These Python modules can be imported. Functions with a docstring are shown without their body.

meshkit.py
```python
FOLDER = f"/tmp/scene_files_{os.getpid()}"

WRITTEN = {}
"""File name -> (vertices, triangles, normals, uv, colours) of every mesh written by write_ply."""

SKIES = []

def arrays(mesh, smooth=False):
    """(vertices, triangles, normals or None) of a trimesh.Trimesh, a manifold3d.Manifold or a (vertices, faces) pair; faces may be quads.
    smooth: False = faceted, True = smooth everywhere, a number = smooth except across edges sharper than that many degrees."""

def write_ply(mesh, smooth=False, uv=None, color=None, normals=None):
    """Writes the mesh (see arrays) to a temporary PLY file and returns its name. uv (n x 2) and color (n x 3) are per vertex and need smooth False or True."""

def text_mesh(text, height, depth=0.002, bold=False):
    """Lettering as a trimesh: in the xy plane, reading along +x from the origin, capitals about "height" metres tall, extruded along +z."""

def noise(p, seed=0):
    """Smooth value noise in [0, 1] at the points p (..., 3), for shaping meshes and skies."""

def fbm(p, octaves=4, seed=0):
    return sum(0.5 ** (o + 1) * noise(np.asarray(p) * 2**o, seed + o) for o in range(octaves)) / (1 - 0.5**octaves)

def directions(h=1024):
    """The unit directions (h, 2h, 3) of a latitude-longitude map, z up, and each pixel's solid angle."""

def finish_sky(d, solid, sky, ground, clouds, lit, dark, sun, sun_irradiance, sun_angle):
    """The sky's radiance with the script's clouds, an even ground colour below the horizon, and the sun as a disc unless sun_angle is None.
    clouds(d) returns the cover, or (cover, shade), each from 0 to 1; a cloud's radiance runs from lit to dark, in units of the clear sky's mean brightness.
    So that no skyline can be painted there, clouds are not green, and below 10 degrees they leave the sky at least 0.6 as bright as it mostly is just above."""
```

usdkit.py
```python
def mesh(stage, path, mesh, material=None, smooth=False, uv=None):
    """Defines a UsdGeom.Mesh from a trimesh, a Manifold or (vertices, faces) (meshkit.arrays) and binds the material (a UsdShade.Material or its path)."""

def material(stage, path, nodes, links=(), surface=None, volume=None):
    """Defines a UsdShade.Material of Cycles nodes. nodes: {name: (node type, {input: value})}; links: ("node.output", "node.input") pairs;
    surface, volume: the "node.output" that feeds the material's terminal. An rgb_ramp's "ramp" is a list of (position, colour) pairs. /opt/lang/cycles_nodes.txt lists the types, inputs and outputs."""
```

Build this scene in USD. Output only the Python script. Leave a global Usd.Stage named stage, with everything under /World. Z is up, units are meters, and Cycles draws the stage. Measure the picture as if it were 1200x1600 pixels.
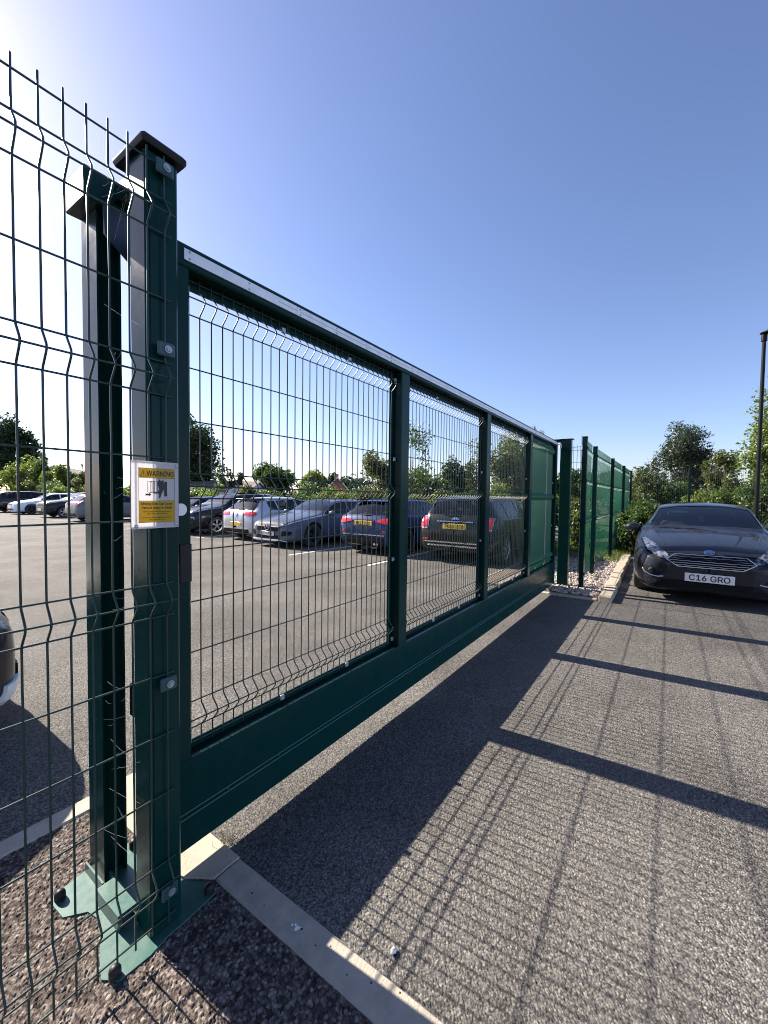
import math, random
import numpy as np, trimesh, manifold3d as m3, shapely, usdkit, meshkit
from shapely.geometry import Polygon, Point
from scipy.spatial import Delaunay
from scipy.interpolate import PchipInterpolator
from pxr import Usd, UsdGeom, UsdLux, UsdShade, Gf, Sdf, Vt

stage = Usd.Stage.CreateInMemory()
UsdGeom.SetStageUpAxis(stage, UsdGeom.Tokens.z)
UsdGeom.SetStageMetersPerUnit(stage, 1.0)
UsdGeom.Xform.Define(stage, '/World')
random.seed(7)
PI = math.pi

# ------------------------------------------------------------------ camera
EYE = np.array([0, 0, 1.41])
F_PX, YAW, PITCH, ROLL = 646.0958, 0.6024, -0.0368, 0.0124
EXPOSURE = 1.65
cam = UsdGeom.Camera.Define(stage, '/World/camera')
Fw = np.array([math.cos(YAW) * math.cos(PITCH), math.sin(YAW) * math.cos(PITCH), math.sin(PITCH)])
Rt = np.cross(Fw, [0, 0, 1]); Rt /= np.linalg.norm(Rt); Up = np.cross(Rt, Fw)
Rr = math.cos(ROLL) * Rt + math.sin(ROLL) * Up; Uu = -math.sin(ROLL) * Rt + math.cos(ROLL) * Up
cam.AddTransformOp().Set(Gf.Matrix4d(*Rr, 0, *Uu, 0, *(-Fw), 0, *EYE, 1))
cam.CreateHorizontalApertureAttr(36.0); cam.CreateVerticalApertureAttr(48.0)
cam.CreateFocalLengthAttr(36.0 * F_PX / 1200)
cam.CreateClippingRangeAttr(Gf.Vec2f(0.05, 5000))
cam.CreateExposureAttr(EXPOSURE)

# ------------------------------------------------------------------ sky and sun
SUN_AZ, SUN_EL = math.radians(93.6), math.radians(33.5)
SUN = np.array([math.cos(SUN_AZ) * math.cos(SUN_EL), math.sin(SUN_AZ) * math.cos(SUN_EL), math.sin(SUN_EL)])
dome = UsdLux.DomeLight.Define(stage, '/World/sky')
dome.GetPrim().SetCustomDataByKey('kind', 'structure')
skym = usdkit.material(stage, '/World/Looks/sky', {
    's': ('sky_texture', {'sky_type': 'single_scattering', 'sun_disc': False, 'sun_elevation': SUN_EL, 'sun_rotation': math.atan2(SUN[0], SUN[1]),
                          'altitude': 60.0, 'air_density': 1.0, 'aerosol_density': 0.68, 'ozone_density': 5.5}),
    'h': ('mix_color', {'blend_type': 'multiply', 'fac': 1.0, 'b': (1.22, 1.02, 1.03)}),
    'b': ('background_shader', {'strength': 0.065})}, [('s.color', 'h.a'), ('h.result', 'b.color')], surface='b.background')
UsdShade.MaterialBindingAPI.Apply(dome.GetPrim()).Bind(skym)
sun = UsdLux.DistantLight.Define(stage, '/World/sun')
sun.CreateNormalizeAttr(True); sun.CreateIntensityAttr(1.25); sun.CreateAngleAttr(0.5); sun.CreateColorAttr(Gf.Vec3f(1.0, 0.91, 0.78))
_x = np.cross([0, 0, 1], SUN); _x /= np.linalg.norm(_x); _y = np.cross(SUN, _x)
sun.AddTransformOp().Set(Gf.Matrix4d(*_x, 0, *_y, 0, *SUN, 0, 0, 0, 0, 1))

# ------------------------------------------------------------------ helpers: prims
USED = {}
LOC = {}


def uniq(parent, name):
    k = f'{parent}/{name}'; n = USED.get(k, 0); USED[k] = n + 1
    return k if n == 0 else f'{k}_{n:03d}'


def tag(p, label=None, cat=None, group=None, kind=None):
    for k, v in (('label', label), ('category', cat), ('group', group), ('kind', kind)):
        if v: p.SetCustomDataByKey(k, v)


def thing(name, label, cat, loc=(0, 0, 0), rotz=0.0, group=None, kind=None):
    path = uniq('/World', name)
    x = UsdGeom.Xform.Define(stage, path)
    x.AddTranslateOp().Set(Gf.Vec3d(*map(float, loc)))
    if rotz: x.AddRotateZOp().Set(math.degrees(rotz))
    tag(x.GetPrim(), label, cat, group, kind)
    LOC[path] = (np.array(loc, float), rotz)
    return path


def cat_(meshes):
    vs, fs, n = [], [], 0
    for m in meshes:
        v, f, _ = meshkit.arrays(m)
        vs.append(v); fs.append(f + n); n += len(v)
    return np.vstack(vs), np.vstack(fs)


def obj(name, mesh, mat, parent='/World', smooth=False, local=False, label=None, cat=None, group=None, kind=None):
    if isinstance(mesh, list): mesh = cat_(mesh)
    v, f, _ = meshkit.arrays(mesh)
    if not local and parent != '/World':
        root = '/'.join(parent.split('/')[:3])
        if root in LOC:
            o, rz = LOC[root]; v = v - o
            if rz:
                c, s = math.cos(-rz), math.sin(-rz); v = np.stack([c * v[:, 0] - s * v[:, 1], s * v[:, 0] + c * v[:, 1], v[:, 2]], 1)
    path = uniq(parent, name)
    p = usdkit.mesh(stage, path, (v, f), M[mat], smooth=smooth)
    tag(p.GetPrim(), label, cat, group, kind)
    return path


# ------------------------------------------------------------------ helpers: shapes
def box(x0, x1, y0, y1, z0, z1, b=0.0):
    if b <= 0:
        m = trimesh.creation.box([x1 - x0, y1 - y0, z1 - z0]); m.apply_translation([(x0 + x1) / 2, (y0 + y1) / 2, (z0 + z1) / 2])
        return np.array(m.vertices), np.array(m.faces)
    pts = []
    for sx in (0, 1):
        for sy in (0, 1):
            for sz in (0, 1):
                c = np.array([(x0, x1)[sx], (y0, y1)[sy], (z0, z1)[sz]]); d = np.array([1 - 2 * sx, 1 - 2 * sy, 1 - 2 * sz]) * b
                for k in range(3):
                    q = c + d; q[k] = c[k]; pts.append(q)
    h = trimesh.convex.convex_hull(np.array(pts))
    return np.array(h.vertices), np.array(h.faces)


def tube(pts, r, n=6, caps=True):
    pts = np.asarray(pts, float); k = len(pts)
    r = np.broadcast_to(np.asarray(r, float), (k,))
    t = np.gradient(pts, axis=0); t /= np.linalg.norm(t, axis=1, keepdims=True) + 1e-12
    ref = np.array([0, 0, 1.0]) if abs(t[:, 2]).mean() < 0.8 else np.array([1.0, 0, 0])
    a = np.cross(t, ref); a /= np.linalg.norm(a, axis=1, keepdims=True) + 1e-12
    b = np.cross(t, a)
    th = np.arange(n) / n * 2 * PI
    v = (pts[:, None] + r[:, None, None] * (np.cos(th)[None, :, None] * a[:, None] + np.sin(th)[None, :, None] * b[:, None])).reshape(-1, 3)
    f = []
    for i in range(k - 1):
        for j in range(n):
            p, q = i * n + j, i * n + (j + 1) % n
            f += [[p, q, q + n], [p, q + n, p + n]]
    if caps:
        v = np.vstack([v, pts[0], pts[-1]])
        for j in range(n):
            f += [[n * k, (j + 1) % n, j], [n * k + 1, (k - 1) * n + j, (k - 1) * n + (j + 1) % n]]
    return v, np.array(f)


def cyl(p0, p1, r, n=12):
    return tube([p0, p1], r, n)


def prism(poly, axis, a, b):
    """poly: 2D points; extruded along axis 'x' (poly in y,z), 'y' (x,z) or 'z' (x,y) from a to b."""
    m = trimesh.creation.extrude_polygon(poly if isinstance(poly, Polygon) else Polygon(poly), b - a, engine='earcut')
    v = np.array(m.vertices); f = np.array(m.faces)
    u, w, h = v[:, 0], v[:, 1], v[:, 2] + a
    if axis == 'z': return np.stack([u, w, h], 1), f
    if axis == 'x': return np.stack([h, u, w], 1), f
    return np.stack([u, h, w], 1), f[:, ::-1]


def dome_bolt(c, r, h, axis):
    """a rounded bolt head on a surface facing axis (a unit vector)."""
    s = trimesh.creation.icosphere(2, 1.0); v = np.array(s.vertices)
    a = np.array(axis, float); along = v @ a
    v = v - np.outer(along, a) + np.outer(np.where(along > 0, along * h / r, along * 0.1), a)
    return v * r + np.array(c), np.array(s.faces)


# ------------------------------------------------------------------ materials
M = {}


def mat(name, nodes, links, surface='p.BSDF'):
    M[name] = usdkit.material(stage, '/World/Looks/' + name, nodes, links, surface=surface)


def plain(name, col, rough=0.5, metal=0.0, coat=0.0, spec=0.5, noise=0.0, nscale=8.0, bump=0.0, bscale=60.0, trans=0.0, emis=None):
    p = {'base_color': col, 'roughness': rough, 'metallic': metal, 'specular_ior_level': spec}
    if coat: p.update(coat_weight=coat, coat_roughness=0.04)
    n, l = {'p': ('principled_bsdf', p)}, []
    if noise or bump: n['g'] = ('geometry', {})
    if noise:
        n['n'] = ('noise_texture', {'scale': nscale, 'detail': 5.0, 'roughness': 0.65})
        n['r'] = ('rgb_ramp', {'ramp': [(0.25, tuple(c * (1 - noise) for c in col)), (0.75, tuple(min(1, c * (1 + noise)) for c in col))]})
        l += [('g.position', 'n.vector'), ('n.fac', 'r.fac'), ('r.color', 'p.base_color')]
    if bump:
        n['bn'] = ('noise_texture', {'scale': bscale, 'detail': 3.0})
        n['b'] = ('bump', {'strength': bump, 'distance': 0.004})
        l += [('g.position', 'bn.vector'), ('bn.fac', 'b.height'), ('b.normal', 'p.normal')]
    mat(name, n, l)


def asphalt(name, ramp, scale, patch=0.33, bump=0.7, dist=0.005):
    mat(name, {
        'g': ('geometry', {}),
        'w': ('noise_texture', {'scale': 60.0, 'detail': 2.0}), 'wm': ('vector_math', {'math_type': 'multiply_add', 'vector2': (0.006, 0.006, 0.006)}),
        'v': ('voronoi_texture', {'feature': 'f1', 'scale': scale}),
        'vb': ('voronoi_texture', {'feature': 'f1', 'scale': scale * 1.7}),
        'sp': ('separate_color', {}), 'r': ('rgb_ramp', {'ramp': ramp}),
        'n2': ('noise_texture', {'scale': 0.9, 'detail': 6.0, 'roughness': 0.6}),
        'r2': ('rgb_ramp', {'ramp': [(0.3, (1 - patch,) * 3), (0.7, (1 + patch * 0.6,) * 3)]}),
        'mx': ('mix_color', {'blend_type': 'multiply', 'fac': 1.0}),
        'dr': ('rgb_ramp', {'ramp': [(0.0, (1, 1, 1)), (0.45, (0.72, 0.72, 0.72)), (0.8, (0.28, 0.28, 0.28))]}),
        'mx2': ('mix_color', {'blend_type': 'multiply', 'fac': 0.85}),
        'ad': ('math', {'math_type': 'multiply_add', 'value2': 0.4}),
        'iv': ('math', {'math_type': 'subtract', 'value1': 1.0}),
        'b': ('bump', {'strength': bump, 'distance': dist}),
        'p': ('principled_bsdf', {'roughness': 0.85, 'specular_ior_level': 0.12})},
        [('g.position', 'w.vector'), ('w.color', 'wm.vector1'), ('g.position', 'wm.vector3'),
         ('wm.vector', 'v.vector'), ('wm.vector', 'vb.vector'), ('v.color', 'sp.color'), ('sp.r', 'r.fac'), ('g.position', 'n2.vector'), ('n2.fac', 'r2.fac'),
         ('r.color', 'mx.a'), ('r2.color', 'mx.b'), ('v.distance', 'dr.fac'), ('mx.result', 'mx2.a'), ('dr.color', 'mx2.b'),
         ('mx2.result', 'p.base_color'), ('vb.distance', 'ad.value1'), ('v.distance', 'ad.value3'), ('ad.value', 'iv.value2'), ('iv.value', 'b.height'), ('b.normal', 'p.normal')])


asphalt('asphalt', [(0.0, (0.06, 0.057, 0.053)), (0.4, (0.155, 0.145, 0.134)), (0.8, (0.22, 0.206, 0.19)), (1.0, (0.34, 0.32, 0.29))], 150.0)
asphalt('brown_asphalt', [(0.0, (0.035, 0.027, 0.025)), (0.4, (0.11, 0.088, 0.078)), (0.75, (0.18, 0.148, 0.13)), (1.0, (0.32, 0.27, 0.24))], 95.0)


asphalt('grey_chips', [(0.0, (0.08, 0.076, 0.071)), (0.4, (0.16, 0.15, 0.139)), (0.8, (0.215, 0.202, 0.187)), (1.0, (0.31, 0.29, 0.265))], 155.0, bump=0.3, dist=0.003)
asphalt('brown_chips', [(0.0, (0.045, 0.035, 0.032)), (0.4, (0.135, 0.108, 0.096)), (0.75, (0.22, 0.18, 0.158)), (1.0, (0.36, 0.31, 0.27))], 95.0, bump=0.35, dist=0.003)


def paintmetal(name, col, rough=0.32, wear=0.15, spec=0.5, nscale=9.0):
    """powder coat with faint dust and orange peel"""
    mat(name, {'g': ('geometry', {}), 'n': ('noise_texture', {'scale': nscale, 'detail': 7.0, 'roughness': 0.7}),
               'r': ('rgb_ramp', {'ramp': [(0.35, col), (0.8, tuple(c * (1 - wear) + 0.16 * wear for c in col))]}),
               'rr': ('map_range', {'from_min': 0.3, 'from_max': 0.8, 'to_min': rough - 0.04, 'to_max': rough + 0.1}),
               'bn': ('noise_texture', {'scale': 350.0, 'detail': 1.0}), 'b': ('bump', {'strength': 0.06, 'distance': 0.001}),
               'p': ('principled_bsdf', {'specular_ior_level': spec})},
        [('g.position', 'n.vector'), ('n.fac', 'r.fac'), ('r.color', 'p.base_color'), ('n.fac', 'rr.value'), ('rr.result', 'p.roughness'),
         ('g.position', 'bn.vector'), ('bn.fac', 'b.height'), ('b.normal', 'p.normal')])


paintmetal('green', (0.0015, 0.019, 0.0165), 0.20, 0.015, 0.14)
paintmetal('green_wire', (0.003, 0.018, 0.015), 0.35, 0.03)
paintmetal('green_mesh', (0.004, 0.068, 0.034), 0.35, 0.03)
paintmetal('green_dusty', (0.012, 0.092, 0.074), 0.40, 0.30, 0.5, 28.0)
paintmetal('green_clip', (0.008, 0.035, 0.038), 0.35, 0.15)
plain('dark_plate', (0.022, 0.032, 0.048), 0.3)
plain('galv', (0.33, 0.345, 0.37), 0.42, 0.75, noise=0.2, nscale=14)
plain('white_strip', (0.62, 0.63, 0.67), 0.45, 0.2, noise=0.12, nscale=20)
plain('steel', (0.42, 0.42, 0.43), 0.4, 0.8)
plain('steel_grey', (0.28, 0.3, 0.32), 0.45, 0.7)
plain('black_cap', (0.008, 0.0075, 0.007), 0.5, spec=0.2)
plain('black', (0.008, 0.008, 0.009), 0.5, spec=0.3)
plain('rubber', (0.018, 0.018, 0.018), 0.8)
plain('stain_black', (0.02, 0.017, 0.014), 0.7)
plain('weld', (0.02, 0.075, 0.065), 0.4)
plain('concrete', (0.34, 0.30, 0.245), 0.85, noise=0.22, nscale=14, bump=0.5, bscale=140)
plain('concrete_new', (0.38, 0.325, 0.25), 0.85, noise=0.2, nscale=12, bump=0.5, bscale=140)
plain('joint', (0.16, 0.14, 0.12), 0.95)
plain('line_paint', (0.62, 0.61, 0.58), 0.7, noise=0.25, nscale=25)
plain('white_stone', (0.36, 0.31, 0.275), 0.8, noise=0.3, nscale=30)
plain('brick', (0.36, 0.14, 0.08), 0.9, noise=0.25, nscale=3)
plain('roof_tile', (0.16, 0.12, 0.10), 0.85, noise=0.25, nscale=2)
plain('render_wall', (0.6, 0.58, 0.54), 0.85, noise=0.06)
plain('bark', (0.10, 0.075, 0.055), 0.95, noise=0.4, nscale=12, bump=0.8, bscale=30)
plain('soil', (0.12, 0.095, 0.07), 0.95, noise=0.4, nscale=6, bump=0.7, bscale=25)
plain('pole_black', (0.006, 0.006, 0.0065), 0.4, spec=0.15)
plain('pebble', (0.5, 0.5, 0.5), 0.7)
plain('sign_white', (0.75, 0.74, 0.75), 0.4)
plain('sign_yellow', (0.74, 0.52, 0.03), 0.4)
plain('sign_ink', (0.012, 0.012, 0.012), 0.5)
plain('sign_sheet', (0.0, 0.0, 0.0), 0.3)
plain('web', (0.8, 0.8, 0.78), 0.5)
plain('dry_grass', (0.30, 0.24, 0.10), 0.9)
plain('tyre', (0.02, 0.02, 0.021), 0.75)
plain('alloy', (0.55, 0.56, 0.58), 0.3, 0.85)
plain('alloy_dark', (0.05, 0.05, 0.055), 0.35, 0.6)
plain('chrome', (0.75, 0.76, 0.78), 0.08, 1.0)
plain('plastic_black', (0.005, 0.005, 0.0055), 0.6, spec=0.15)
plain('interior', (0.06, 0.06, 0.063), 0.8)
plain('seat_cloth', (0.06, 0.06, 0.065), 0.9)
plain('plate_white', (0.72, 0.72, 0.70), 0.35)
plain('plate_yellow', (0.75, 0.50, 0.03), 0.35)
plain('badge_blue', (0.012, 0.03, 0.11), 0.2, coat=0.6)
plain('lamp_red', (0.55, 0.012, 0.02), 0.12, coat=1.0)
plain('lamp_red_dark', (0.25, 0.008, 0.012), 0.15, coat=1.0)
plain('freshener', (0.6, 0.12, 0.06), 0.6)
plain('visor', (0.75, 0.75, 0.72), 0.6)
# sheet of the warning sign: white plastic that lets the sun through
for nm, c in (('sheet_white', (0.80, 0.79, 0.80)), ('sheet_yellow', (0.80, 0.58, 0.03))):
    mat(nm, {'d': ('principled_bsdf', {'base_color': c, 'roughness': 0.35}), 't': ('translucent_bsdf', {'color': c}), 'm': ('mix_closure', {'fac': 0.5})},
        [('d.BSDF', 'm.closure1'), ('t.BSDF', 'm.closure2')], surface='m.closure')


def glass(name, tint, refl=1.0, ior=1.52):
    mat(name, {'t': ('transparent_bsdf', {'color': tint}), 'g': ('glossy_bsdf', {'color': (refl,) * 3, 'roughness': 0.02}), 'f': ('fresnel', {'IOR': ior}), 'm': ('mix_closure', {})},
        [('f.fac', 'm.fac'), ('t.BSDF', 'm.closure1'), ('g.BSDF', 'm.closure2')], surface='m.closure')


glass('glass_clear', (0.85, 0.9, 0.9), ior=1.8)
glass('glass_dark', (0.30, 0.33, 0.34))
mat('lamp_clear', {'d': ('principled_bsdf', {'base_color': (0.5, 0.51, 0.53), 'metallic': 0.7, 'roughness': 0.18, 'coat_weight': 1.0, 'coat_roughness': 0.02}), 'g': ('geometry', {}),
                   'v': ('voronoi_texture', {'scale': 22.0}), 'b': ('bump', {'strength': 0.6, 'distance': 0.01}), 'r': ('rgb_ramp', {'ramp': [(0.25, (0.015, 0.015, 0.018)), (0.8, (0.4, 0.41, 0.43))]})},
    [('g.position', 'v.vector'), ('v.distance', 'b.height'), ('b.normal', 'd.normal'), ('v.distance', 'r.fac'), ('r.color', 'd.base_color')], surface='d.BSDF')


def paint(name, col, metal=0.2, rough=0.35):
    mat(name, {'g': ('geometry', {}), 'n': ('noise_texture', {'scale': 900.0}), 'r': ('rgb_ramp', {'ramp': [(0.3, tuple(c * 0.95 for c in col)), (0.7, tuple(min(1, c * 1.05) for c in col))]}),
               'p': ('principled_bsdf', {'metallic': metal, 'roughness': rough, 'specular_ior_level': 0.12, 'coat_weight': 0.55, 'coat_roughness': 0.02})},
        [('g.position', 'n.vector'), ('n.fac', 'r.fac'), ('r.color', 'p.base_color')])


paint('paint_graphite', (0.011, 0.013, 0.019), 0.1, 0.4); paint('paint_blue', (0.004, 0.02, 0.085)); paint('paint_mercgrey', (0.07, 0.082, 0.115)); paint('paint_silver', (0.42, 0.43, 0.46), 0.6)
paint('paint_black', (0.008, 0.009, 0.012), 0.2); paint('paint_minigrey', (0.007, 0.008, 0.009), 0.1); paint('paint_white', (0.62, 0.66, 0.72), 0.1); paint('paint_grey', (0.12, 0.125, 0.14)); paint('paint_navy', (0.012, 0.016, 0.035))


def leaf(name, ramp, trans=0.45):
    mat(name, {'g': ('geometry', {}), 'r': ('rgb_ramp', {'ramp': ramp}), 'n': ('noise_texture', {'scale': 0.7, 'detail': 3.0}),
               'a': ('math', {'math_type': 'multiply_add', 'value2': 0.55}), 's': ('math', {'math_type': 'multiply', 'value2': 0.5}),
               'd': ('principled_bsdf', {'roughness': 0.42, 'specular_ior_level': 0.5}), 'h': ('hsv', {'saturation': 1.1, 'value': 1.7}), 't': ('translucent_bsdf', {}), 'm': ('mix_closure', {'fac': trans})},
        [('g.random_per_island', 'a.value1'), ('g.position', 'n.vector'), ('n.fac', 's.value1'), ('s.value', 'a.value3'), ('a.value', 'r.fac'), ('r.color', 'd.base_color'), ('r.color', 'h.color'), ('h.color', 't.color'),
         ('d.BSDF', 'm.closure1'), ('t.BSDF', 'm.closure2')], surface='m.closure')


leaf('leaf_dark', [(0.1, (0.016, 0.035, 0.012)), (0.9, (0.05, 0.085, 0.025))], 0.3)
leaf('leaf_mid', [(0.1, (0.03, 0.06, 0.016)), (0.9, (0.10, 0.15, 0.035))])
leaf('leaf_light', [(0.1, (0.07, 0.11, 0.022)), (0.9, (0.19, 0.22, 0.05))])
leaf('leaf_olive', [(0.1, (0.05, 0.07, 0.02)), (0.9, (0.15, 0.16, 0.05))])
leaf('leaf_pine', [(0.1, (0.016, 0.03, 0.016)), (0.9, (0.055, 0.08, 0.035))], 0.2)
leaf('grass_leaf', [(0.1, (0.05, 0.08, 0.015)), (0.9, (0.18, 0.20, 0.04))])
leaf('leaf_red', [(0.1, (0.12, 0.03, 0.02)), (0.9, (0.25, 0.08, 0.03))])

# ------------------------------------------------------------------ ground
KX0, KX1 = 0.858, 0.965      # concrete edging that comes towards the viewer
KY0, KY1 = 2.06, 2.16        # edging that runs off to the left


def sheet(x0, x1, y0, y1, z, n=1):
    xs, ys = np.linspace(x0, x1, n + 1), np.linspace(y0, y1, n + 1)
    X, Y = np.meshgrid(xs, ys, indexing='ij')
    v = np.stack([X.ravel(), Y.ravel(), np.full(X.size, z)], 1); f = []
    for i in range(n):
        for j in range(n):
            a = i * (n + 1) + j; f += [[a, a + n + 1, a + n + 2], [a, a + n + 2, a + 1]]
    return v, np.array(f)


obj('ground', sheet(-400, 600, -300, 700, -0.012), 'soil', kind='structure')
obj('asphalt_car_park', sheet(-40, 13.0, -14, 60, 0.0), 'asphalt', kind='structure')
obj('pavement', sheet(-14, KX0, -8, KY0, 0.004), 'brown_asphalt', kind='structure')

# concrete edging stones, each a piece of its kerb
kerb = thing('kerb', None, None, (KX1, KY1, 0), kind='structure')
y = 1.30
cuts = [KY1, 1.318]
while cuts[-1] > -4: cuts.append(cuts[-1] - 0.915)
for a, b in zip(cuts[:-1], cuts[1:]):
    if a == KY1:
        obj('kerb_stone', prism([(KX0, b + .002), (KX1, b + .002), (KX1, KY1), (KX0 - .02, KY1), (KX0 - .02, KY1 - 0.10), (0.784, KY1 - 0.101), (0.784, 1.45), (0.80, 1.405)], 'z', -0.1, 0.018), 'concrete_new', kerb)
    else:
        obj('kerb_stone', box(KX0, KX1, b + .002, a - .002, -0.1, 0.016, 0.006), 'concrete', kerb)
x = KX0 - 0.02
for i in range(5):
    obj('kerb_stone', box(x - 0.915 + .002, x - .002, KY0, KY1, -0.1, 0.016, 0.006), 'concrete', kerb); x -= 0.915
obj('kerb_joint', [box(KX0 + .004, KX1 - .004, -4, KY1 - .01, -0.1, 0.009), box(-3.7, KX0, KY0 + .004, KY1 - .004, -0.1, 0.009)], 'joint', kerb)

# far edging and raised kerb round the stone bed
fk = thing('kerb', None, None, (6.42, 1.0, 0), kind='structure')
for a, b in ((0.78, 1.30), (1.30, 1.70)):
    obj('kerb_stone', box(6.36, 6.47, a + .003, b - .003, -0.1, 0.02, 0.006), 'concrete', fk)
x = 6.36
for k in range(6):
    w = 0.85
    z1 = 0.10 if k else 0.085
    dy = 0.02 * k
    obj('kerb_stone', box(x + .004, x + w - .004, 0.60 + dy, 0.76 + dy, -0.1, z1, 0.012), 'concrete_new', fk); x += w

# bay lines
for k, yv in enumerate((2.62, 5.03, 7.35, 9.85, 12.65, 15.2, 17.7, 20.2, 22.7, 25.2, 27.9)):
    obj('road_marking', sheet(6.75 if k < 4 else 7.6, 11.9, yv - 0.04, yv + 0.04, 0.004), 'line_paint', kind='structure')

# near ground as real chippings: domes pressed into the binder, so that each casts its own small shadow
def chippings(x0, x1, y0, y1, z0, cell, step, height, seed, fade):
    rng = np.random.default_rng(seed)
    nx, ny = int((x1 - x0) / step) + 1, int((y1 - y0) / step) + 1
    X, Y = np.meshgrid(np.linspace(x0, x1, nx), np.linspace(y0, y1, ny), indexing='ij')
    wx = meshkit.noise(np.stack([X * 55, Y * 55, X * 0], -1), 3) - .5; wy = meshkit.noise(np.stack([X * 55, Y * 55, X * 0 + 9], -1), 5) - .5
    gx, gy = (X - x0) / cell * .86 + wx * .5 + 3, (Y - y0) / cell * 1.12 + wy * .5 + 3
    cx, cy = int(gx.max()) + 4, int(gy.max()) + 4
    sx, sy = rng.random((cx, cy)), rng.random((cx, cy)); sh = rng.uniform(.45, 1.0, (cx, cy)); tx, ty_ = rng.normal(0, .35, (cx, cy)), rng.normal(0, .35, (cx, cy))
    ix, iy = gx.astype(int), gy.astype(int)
    d1 = np.full(X.shape, 9.0); d2 = d1.copy(); hh = np.zeros(X.shape)
    for a in (-1, 0, 1):
        for b in (-1, 0, 1):
            jx, jy = ix + a, iy + b
            ux, uy = gx - jx - sx[jx, jy], gy - jy - sy[jx, jy]
            d = np.hypot(ux, uy); h = sh[jx, jy] + tx[jx, jy] * ux + ty_[jx, jy] * uy
            near = d < d1
            d2 = np.where(near, d1, np.minimum(d2, d)); hh = np.where(near, h, hh); d1 = np.where(near, d, d1)
    e = np.clip((d2 - d1) / .42, 0, 1)
    Z = hh * (1 - (1 - e) ** 2.2) * height
    f = np.ones(X.shape)
    for side, dist in fade.items():
        D = {'x0': X - x0, 'x1': x1 - X, 'y0': Y - y0, 'y1': y1 - Y}[side]
        f = np.minimum(f, np.clip(D / dist, 0, 1))
    Z = -.003 + (z0 + .003 + Z) * f if 'x1' in fade else z0 + Z * f
    v = np.stack([X.ravel(), Y.ravel(), Z.ravel()], 1)
    i = (np.arange(nx - 1)[:, None] * ny + np.arange(ny - 1)[None]).ravel()
    return v, np.vstack([np.stack([i, i + ny, i + ny + 1], 1), np.stack([i, i + ny + 1, i + 1], 1)])


obj('pavement', chippings(-.30, KX0 - .001, .30, KY0 - .001, .006, .0088, .0034, .0062, 31, {'x0': .1, 'y0': .05}), 'brown_chips', kind='structure', smooth=True)
obj('asphalt_car_park', chippings(KX1 + .001, 2.85, -.15, 1.75, .003, .0062, .0031, .0038, 32, {'x1': .7, 'y1': .35, 'y0': .1}), 'grey_chips', kind='structure', smooth=True)

# ------------------------------------------------------------------ welded mesh
WR = 0.0028


def zprofile(ztop, zbot, folds, depth=0.034, half=0.05):
    """(z, offset towards the viewer) along an upright, top to bottom"""
    p = [(ztop, 0.0)]
    for zf in folds:
        p += [(zf + half + .004, 0.0), (zf + half - .008, .004), (zf + .018, depth - .008), (zf + .006, depth), (zf - .006, depth), (zf - .018, depth - .008), (zf - half + .008, .004), (zf - half - .004, 0.0)]
    p.append((zbot, 0.0))
    return [(z, o) for z, o in p if zbot <= z <= ztop]


def offset_at(prof, z):
    zs, os = np.array(prof)[::-1].T
    return float(np.interp(z, zs, os))


def upright(x, y, prof, n=5, r=WR):
    return tube([(x, y - o, z) for z, o in prof], r, n)


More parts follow.
